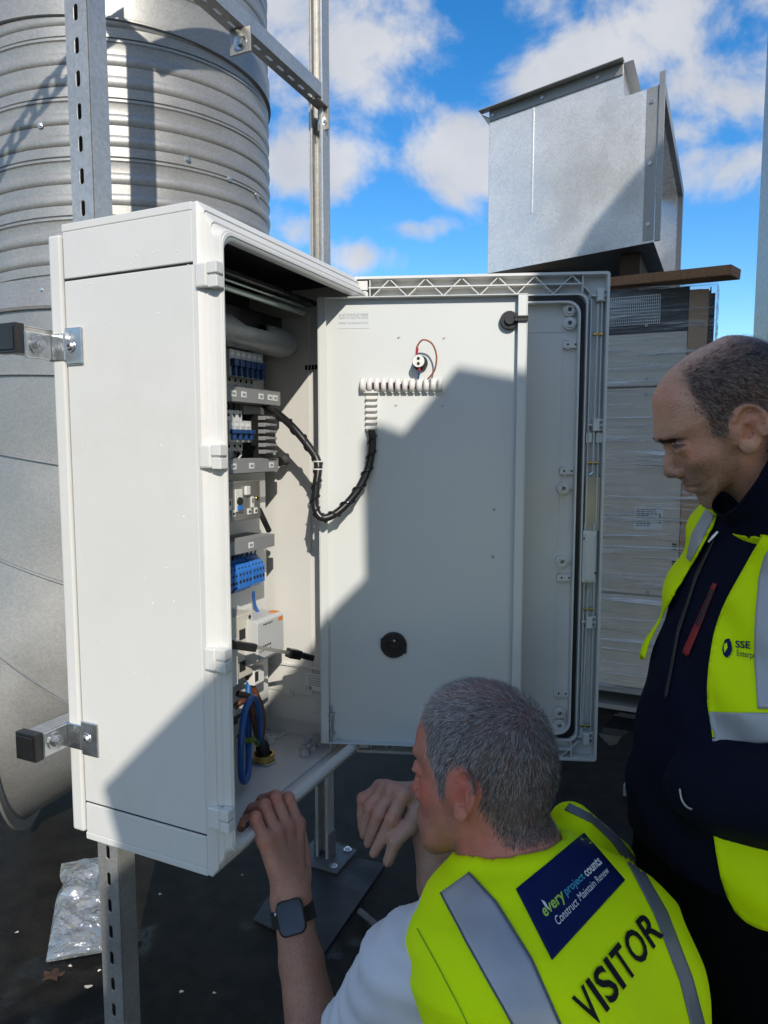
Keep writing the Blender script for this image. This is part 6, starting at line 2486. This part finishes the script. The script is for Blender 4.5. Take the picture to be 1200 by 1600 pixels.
jacket = np_mesh('jacket', [(vj, qj)], M['navy'], person_a)
bj = bvh_of(vj, qj)
# stand-up collar round the neck
cb, ct = to_world(np.array([-62, 0, -140]), hxA), to_world(np.array([-19, 0, -50]), hxA)
col_loops = []
up_ = ct - cb
up_ = up_ / np.linalg.norm(up_)
e_f = axA[:, 0] - up_ * (axA[:, 0] @ up_)
e_f /= np.linalg.norm(e_f)
e_l = np.cross(up_, e_f)
for t, ra, rb_ in ((-.25, .125, .12), (0, .098, .094), (.35, .088, .082), (.75, .086, .078), (1.0, .089, .081), (1.02, .086, .078), (.9, .082, .074), (.3, .080, .072)):
    lp_ = []
    for k in range(48):
        a = 2 * math.pi * k / 48
        w_ = .002 * math.sin(5 * a + 3 * t) + .0015 * math.sin(11 * a)
        front = .5 + .5 * math.cos(a)
        tt = t + (t > .5) * (.10 - .5 * front ** 2)
        lp_.append(tuple(cb + (ct - cb) * tt + e_f * (ra + w_) * math.cos(a) + e_l * (rb_ + w_) * math.sin(a)))
    col_loops.append(lp_)
obj('collar', MB().loops(col_loops), M['navy'], jacket, smooth=True)

# vest, open at the front
vva, qva = surface_nets(lambda P: smax(trunkA(P, .022, .009), -cap_(P, cb - up_ * .06, ct, .10, .086), .005), loA, hiA, .0055)
vva = vva.astype(float)
nv_ = vnormals(vva, qva)
pxv = project(vva)
OPEN = [(1198, 826), (1176, 862), (1161, 889), (1149, 910), (1138, 930), (1128, 951), (1121, 970), (1115, 990), (1111, 1013), (1107, 1040), (1104.6, 1070), (1105, 1100), (1109, 1125), (1113, 1150), (1112, 1200), (1111, 1265), (1114, 1300), (1119, 1335), (1126, 1372), (1136, 1402), (1149, 1426), (1166, 1442), (1186, 1452), (1210, 1458),
        (1300, 1470), (1300, 1700), (850, 1700), (850, 1050), (1006, 1030), (1012, 1008), (1017, 996), (1036, 958), (1055, 924), (1071, 898), (1086, 872), (1101, 846), (1115, 820), (1122, 796), (1150, 790)]
camv = vva - np.array(CAM)
facing = (nv_ * camv).sum(1) < 0
cut = inpoly(pxv, OPEN) & (facing | (pxv[:, 0] < 1100))
low = vva[:, 2] < .56
kill = cut | low
keep = ~kill[qva].any(1)
# draw the new rim onto the traced edge so that it runs clean
seg = np.array(OPEN[:24] + OPEN[28:37])
edge_cnt = {}
for q in qva[keep]:
    for a, b in zip(q, np.roll(q, -1)):
        k = (min(a, b), max(a, b))
        edge_cnt[k] = edge_cnt.get(k, 0) + 1
rim = sorted({i for k, c in edge_cnt.items() if c == 1 for i in k})
PL = [np.array(OPEN[:24], float), np.array(OPEN[28:38], float)]
for i in rim:
    if not facing[i]: continue
    p = pxv[i]
    best, bq = 1e9, None
    for pl in PL:
        for a, b in zip(pl[:-1], pl[1:]):
            h = np.clip(((p - a) @ (b - a)) / ((b - a) @ (b - a)), 0, 1)
            q = a + h * (b - a)
            d_ = np.linalg.norm(q - p)
            if d_ < best: best, bq = d_, q
    if best < 14:
        fwd = camv[i][1]
        vva[i] = np.array(at(bq[0], bq[1], vva[i][1]))
vestA = np_mesh('hi_vis_vest', [(vva, qva[keep])], M['hivis'], person_a)
me = vestA.data
bm = bmesh.new(); bm.from_mesh(me)
bmesh.ops.delete(bm, geom=[v for v in bm.verts if not v.link_faces], context='VERTS')
bm.to_mesh(me); bm.free()
solid(vestA, .002)
bva = BVHTree.FromPolygons(vva.tolist(), qva[keep].tolist())
solid(obj('reflective_tape', patch(bva, [(1108, 1112), (1114, 1160)], [(1260, 1116), (1262, 1160)], 40, 10, .0022), M['reflect'], vestA, smooth=True), .0012)
solid(obj('reflective_tape', patch(bva, [(1113, 1264), (1116, 1292)], [(1260, 1278), (1262, 1310)], 40, 8, .0022), M['reflect'], vestA, smooth=True), .0012)
solid(obj('reflective_tape', patch(bva, [(1212, 840), (1196, 870), (1186, 905), (1181, 960), (1180, 1040), (1184, 1108)], [(1262, 840), (1256, 870), (1250, 905), (1248, 960), (1248, 1040), (1250, 1108)], 14, 40, .0032), M['reflect'], vestA, smooth=True), .0012)
solid(obj('reflective_tape', patch(bva, [(1104, 796), (1082, 835), (1074, 872)], [(1118, 806), (1099, 842), (1080, 878)], 6, 20, .0022), M['reflect'], vestA, smooth=True), .0012)
# leaf emblem and lettering on the chest
leaf = [(1134, 1000), (1141, 998), (1144, 1006), (1145, 1016), (1142, 1024), (1136, 1029), (1131, 1024), (1129, 1015), (1131, 1008)]
lf = []
for u, v in leaf:
    p = ray_at(bva, u, v, .0024)
    if p: lf.append(tuple(p))
if len(lf) == len(leaf):
    obj('leaf_emblem', MB().add(lf, [tuple(range(len(lf)))]), M['navyprint'], vestA, recalc=False)
    wl = [ray_at(bva, u, v, .0030) for u, v in ((1133, 1008), (1137, 1005), (1138, 1013), (1133, 1021), (1132, 1014))]
    if all(wl): obj('leaf_emblem', MB().add([tuple(p) for p in wl], [(0, 1, 2, 3, 4)]), M['hivis'], vestA, recalc=False)
obj('lettering', text_on(bva, 'SSE', [(1150.5, 1001), (1174, 1002), (1174, 1014), (1150.5, 1012.5)], .0026, True), M['navyprint'], vestA, recalc=False)
obj('lettering', text_on(bva, 'Enterpri', [(1152.5, 1016), (1183, 1019), (1183, 1033), (1152.5, 1029)], .0026), M['navyprint'], vestA, recalc=False)
# chest pocket with its red zip, centre zip and puller
solid(obj('pocket_zip', patch(bj, [(1116, 911), (1068, 1020)], [(1122.5, 913), (1077, 1027)], 4, 24, .0022), M['redzip'], jacket, smooth=True), .0012)
solid(obj('zip_teeth', patch(bj, [(1114, 921), (1090, 977)], [(1118, 924), (1094, 981)], 2, 24, .0042), M['black'], jacket, smooth=True), .0012)
solid(obj('centre_zip', patch(bj, [(1117, 836), (1086, 905), (1060, 985), (1040, 1090)], [(1121, 838), (1090, 908), (1064, 988), (1044, 1092)], 3, 50, .002), M['black'], jacket, smooth=True), .0015)
zp = [ray_at(bj, u, v, .007) for u, v in ((1126, 834), (1119, 842), (1112, 850))]
if all(zp):
    obj('zip_puller', MB().tube(zp, [.0022, .0028, .002], n=8), M['steel'], jacket, smooth=True)
zp = [ray_at(bj, u, v, .006) for u, v in ((1066, 1232), (1069, 1246), (1076, 1256), (1085, 1261))]
if all(zp): obj('cuff_cord', MB().tube(cat_rom(zp, 6), .0016, n=8), M['satin'], jacket, smooth=True)


def legA(P):
    kR = np.array([C0A[0] - .10, C0A[1] + .04, .06]) - lftA * .09
    kL = np.array([C0A[0] - .10, C0A[1] + .00, .06]) + lftA * .11
    hR, hL = C0A - lftA * .085 + np.array([-.01, 0, 0]), C0A + lftA * .09
    a = chain(P, [hR, kR, kR - fA * .40], [.112, .075, .055], .02)
    b = chain(P, [hL, kL, kL - fA * .40], [.112, .075, .055], .02)
    return smin(smin(a, b, .03), cap_(P, C0A + np.array([0, 0, .04]), C0A, .14, .14), .06) - .004 * sinoise(P, 6, 26, 2)


def trouA(P):
    return smin(legA(P), smax(trunkA(P, .004), (P[:, 2] - .70).astype(f32), .01), .03)


vl, ql = surface_nets(trouA, (.2, .6, .003), (1.3, 1.6, .80), .011)
np_mesh('trousers', [(vl, ql)], M['trouser'], person_a)
bA = [np.array([C0A[0] - .10, C0A[1] + .04, .05]) - lftA * .09 - fA * .42, np.array([C0A[0] - .10, C0A[1], .05]) + lftA * .11 - fA * .42]
vB2, qB2 = surface_nets(lambda P: np.minimum(chain(P, [bA[0], bA[0] - fA * .12 + np.array([0, 0, -.01])], [.048, .036]), chain(P, [bA[1], bA[1] - fA * .12 + np.array([0, 0, -.01])], [.048, .036])), np.min(bA, 0) - .2, np.max(bA, 0) + .22, .01)
np_mesh('boots', [(vB2, qB2)], M['rubber'], person_a)

# ------------------------------------------------------------------ small things lying on the roof
M['bag'] = None


def bag_material():
    m = bpy.data.materials.new('clear_polythene')
    m.use_nodes = True
    nt = m.node_tree
    N, Lk = nt.nodes, nt.links
    for n in list(N):
        if n.type == 'BSDF_PRINCIPLED': N.remove(n)
    out = [n for n in N if n.type == 'OUTPUT_MATERIAL'][0]
    tc = N.new('ShaderNodeTexCoord')
    n = N.new('ShaderNodeTexNoise'); n.inputs['Scale'].default_value = 22; n.inputs['Detail'].default_value = 5; n.inputs['Distortion'].default_value = 1.5
    Lk.new(tc.outputs['Object'], n.inputs['Vector'])
    bp = N.new('ShaderNodeBump'); bp.inputs['Strength'].default_value = .9; bp.inputs['Distance'].default_value = .02
    Lk.new(n.outputs[0], bp.inputs['Height'])
    gl = N.new('ShaderNodeBsdfGlossy'); gl.inputs['Roughness'].default_value = .1
    df = N.new('ShaderNodeBsdfDiffuse'); df.inputs[0].default_value = (.7, .73, .76, 1)
    tr = N.new('ShaderNodeBsdfTransparent'); tr.inputs[0].default_value = (.85, .87, .9, 1)
    Lk.new(bp.outputs[0], gl.inputs['Normal']); Lk.new(bp.outputs[0], df.inputs['Normal'])
    m1 = N.new('ShaderNodeMixShader'); m1.inputs[0].default_value = .24
    Lk.new(tr.outputs[0], m1.inputs[1]); Lk.new(df.outputs[0], m1.inputs[2])
    m2 = N.new('ShaderNodeMixShader'); m2.inputs[0].default_value = .34
    Lk.new(m1.outputs[0], m2.inputs[1]); Lk.new(gl.outputs[0], m2.inputs[2])
    Lk.new(m2.outputs[0], out.inputs['Surface'])
    return m


M['bag'] = bag_material()
bq = [gnd(72, 1506), gnd(172, 1488), gnd(168, 1340), gnd(96, 1352)]
NU, NV = 34, 46
rg = np.random.default_rng(3)
rows_t, rows_b = [], []
for j in range(NV + 1):
    t = j / NV
    rt, rbm = [], []
    for i in range(NU + 1):
        s = i / NU
        p = (bq[0] * (1 - s) + bq[1] * s) * (1 - t) + (bq[3] * (1 - s) + bq[2] * s) * t
        pin = 1 - .22 * math.exp(-((t - .72) / .08) ** 2)
        c = (bq[0] + bq[1]) / 2 * (1 - t) + (bq[3] + bq[2]) / 2 * t
        p = c + (p - c) * pin
        e = max(0, math.sin(math.pi * s)) ** .6 * max(0, math.sin(math.pi * min(1, t * 1.02 + .01))) ** .5
        P1 = np.array([[p.x * 1.0, p.y * 1.0, 0.0]], f32)
        hgt = .05 * e * (.75 + .5 * float(sinoise(P1, 2, 28, 3)[0])) + .012 * abs(math.sin(p.x * 60 + p.y * 38 + 2 * math.sin(p.y * 40)))* e
        rt.append((p.x, p.y, .006 + max(0, hgt)))
        rbm.append((p.x, p.y, .0035))
    rows_t.append(rt); rows_b.append(rbm)
bag = MB().loops(rows_t, closed=False)
bag.loops(rows_b, closed=False)
bo = obj('plastic_bag', bag, M['bag'], smooth=True, recalc=False)
tag(bo, 'crumpled clear plastic bag with papers inside, lying on the roof beside the slotted post', 'bag')
c1 = (bq[2] + bq[3]) / 2 * .8 + (bq[0] + bq[1]) / 2 * .2
pp_ = MB()
for (s0, t0, ang_, sz) in ((.55, .78, .3, .07), (.35, .60, -.2, .06), (.6, .45, .6, .05)):
    c = (bq[0] * (1 - s0) + bq[1] * s0) * (1 - t0) + (bq[3] * (1 - s0) + bq[2] * s0) * t0
    ca, sa = math.cos(ang_), math.sin(ang_)
    pp_ = MB().add([(c.x + sz * (x * ca - y * .7 * sa), c.y + sz * (x * sa + y * .7 * ca), .010 + .006 * (x * y) + .008 * t0) for x, y in ((-.5, -.5), (.5, -.5), (.5, .5), (-.5, .5))], [(0, 1, 2, 3)])
    solid(obj('folded_paper', pp_, M['sticker'], bo), .0006)

rod0, rod1 = gnd(562, 1424, .012), gnd(604, 1460, .012)
tag(obj('steel_tube', MB().cyl(rod0, rod1 + (rod1 - rod0) * .3, .0085, n=16), M['weathered']), 'short grey steel tube lying on the roof behind the crouching man', 'tube')
ch0, ch1 = gnd(975, 1232, .02), gnd(1012, 1240, .02)
d_ = (ch1 - ch0).normalized()
pd = Vector((-d_.y, d_.x, 0))
off = MB()
for k, (a, b, z0, z1) in enumerate(((-.02, .02, .036, .0385), (-.02, -.0175, .0, .0358), (.0175, .02, .0, .0358))):
    e_ = ch1 + d_ * .12
    off.hexa([ch0.xy.to_3d() + pd * a + Vector((0, 0, z0 + .002)), e_.xy.to_3d() + pd * a + Vector((0, 0, z0 + .002)), e_.xy.to_3d() + pd * b + Vector((0, 0, z0 + .002)), ch0.xy.to_3d() + pd * b + Vector((0, 0, z0 + .002)),
              ch0.xy.to_3d() + pd * a + Vector((0, 0, z1 + .002)), e_.xy.to_3d() + pd * a + Vector((0, 0, z1 + .002)), e_.xy.to_3d() + pd * b + Vector((0, 0, z1 + .002)), ch0.xy.to_3d() + pd * b + Vector((0, 0, z1 + .002))])
tag(obj('channel_offcut', off, M['strut'], bevel=.001), 'short galvanised channel offcut on the roof between the cabinet door and the kneeling man', 'offcut')
# litter: torn paper scraps, one leaf
rg = random.Random(8)
scr_ = []
for (u, v, s) in ((140, 1545, .018), (110, 1513, .012), (27, 1460, .008), (167, 1502, .012), (283, 1553, .012), (250, 1400, .008), (378, 1370, .008), (335, 1554, .006), (155, 1520, .007)):
    c = gnd(u, v)
    vs = []
    n = 7
    for k in range(n):
        a = 2 * math.pi * k / n
        r_ = s * rg.uniform(.35, .8)
        vs.append((c.x + r_ * math.cos(a), c.y + r_ * .6 * math.sin(a), .004 + rg.uniform(0, .004)))
    o = obj('paper_scrap', MB().add(vs, [tuple(range(n))]), M['crate'])
    solid(o, .0006)
    scr_.append((u, v, o))
for (u, v, o), lb in zip(scr_, ('largest white paper scrap on the roof, below the plastic bag', 'white scrap just under the lower corner of the plastic bag', 'tiny white scrap alone at the left edge of the roof', 'white scrap between the plastic bag and the slotted post',
                                'pale scrap on the dark roof right of the slotted post', 'small pale scrap beside the upper slotted post under the cabinet', 'small pale scrap just left of the watch wrist', 'tiny pale scrap left of the bare forearm', 'tiny scrap beside the plastic bag bottom seam')):
    tag(o, lb, 'litter', 'paper scraps on the roof')
c = gnd(83, 1527)
lfv = []
for k in range(14):
    a = 2 * math.pi * k / 14
    r_ = .022 * (1 + .4 * math.sin(5 * a))
    lfv.append((c.x + r_ * math.cos(a), c.y + .8 * r_ * math.sin(a), .004 + .004 * abs(math.sin(3 * a))))
lf_o = obj('fallen_leaf', MB().add(lfv, [tuple(range(14))]), mat('brown_leaf', (.055, .026, .012), .6, var=.3))
solid(lf_o, .0006)
tag(lf_o, 'flat brown fallen leaf on the roof below the plastic bag', 'leaf')

# standing water on the roof
M['water'] = mat('rain_water', (.012, .012, .013), .03, var=.05, rvar=.015, spec=.9, bump=.02, bscale=40)
rg = random.Random(31)
for pts in ([(938, 1148), (950, 1128), (968, 1112), (1000, 1108), (1030, 1118), (1010, 1136), (990, 1142), (972, 1150), (966, 1162), (952, 1166), (944, 1158)],):
    vs = []
    n = len(pts)
    for i in range(n):
        a, b = pts[i], pts[(i + 1) % n]
        for k in range(5):
            t = k / 5
            u, v = a[0] + (b[0] - a[0]) * t + rg.uniform(-2.5, 2.5), a[1] + (b[1] - a[1]) * t + rg.uniform(-1.2, 1.2)
            q = gnd(u, v)
            vs.append((q.x, q.y, .0016))
    tag(obj('puddle', MB().add(vs, [tuple(range(len(vs)))]), M['water'], recalc=False), kind='structure')
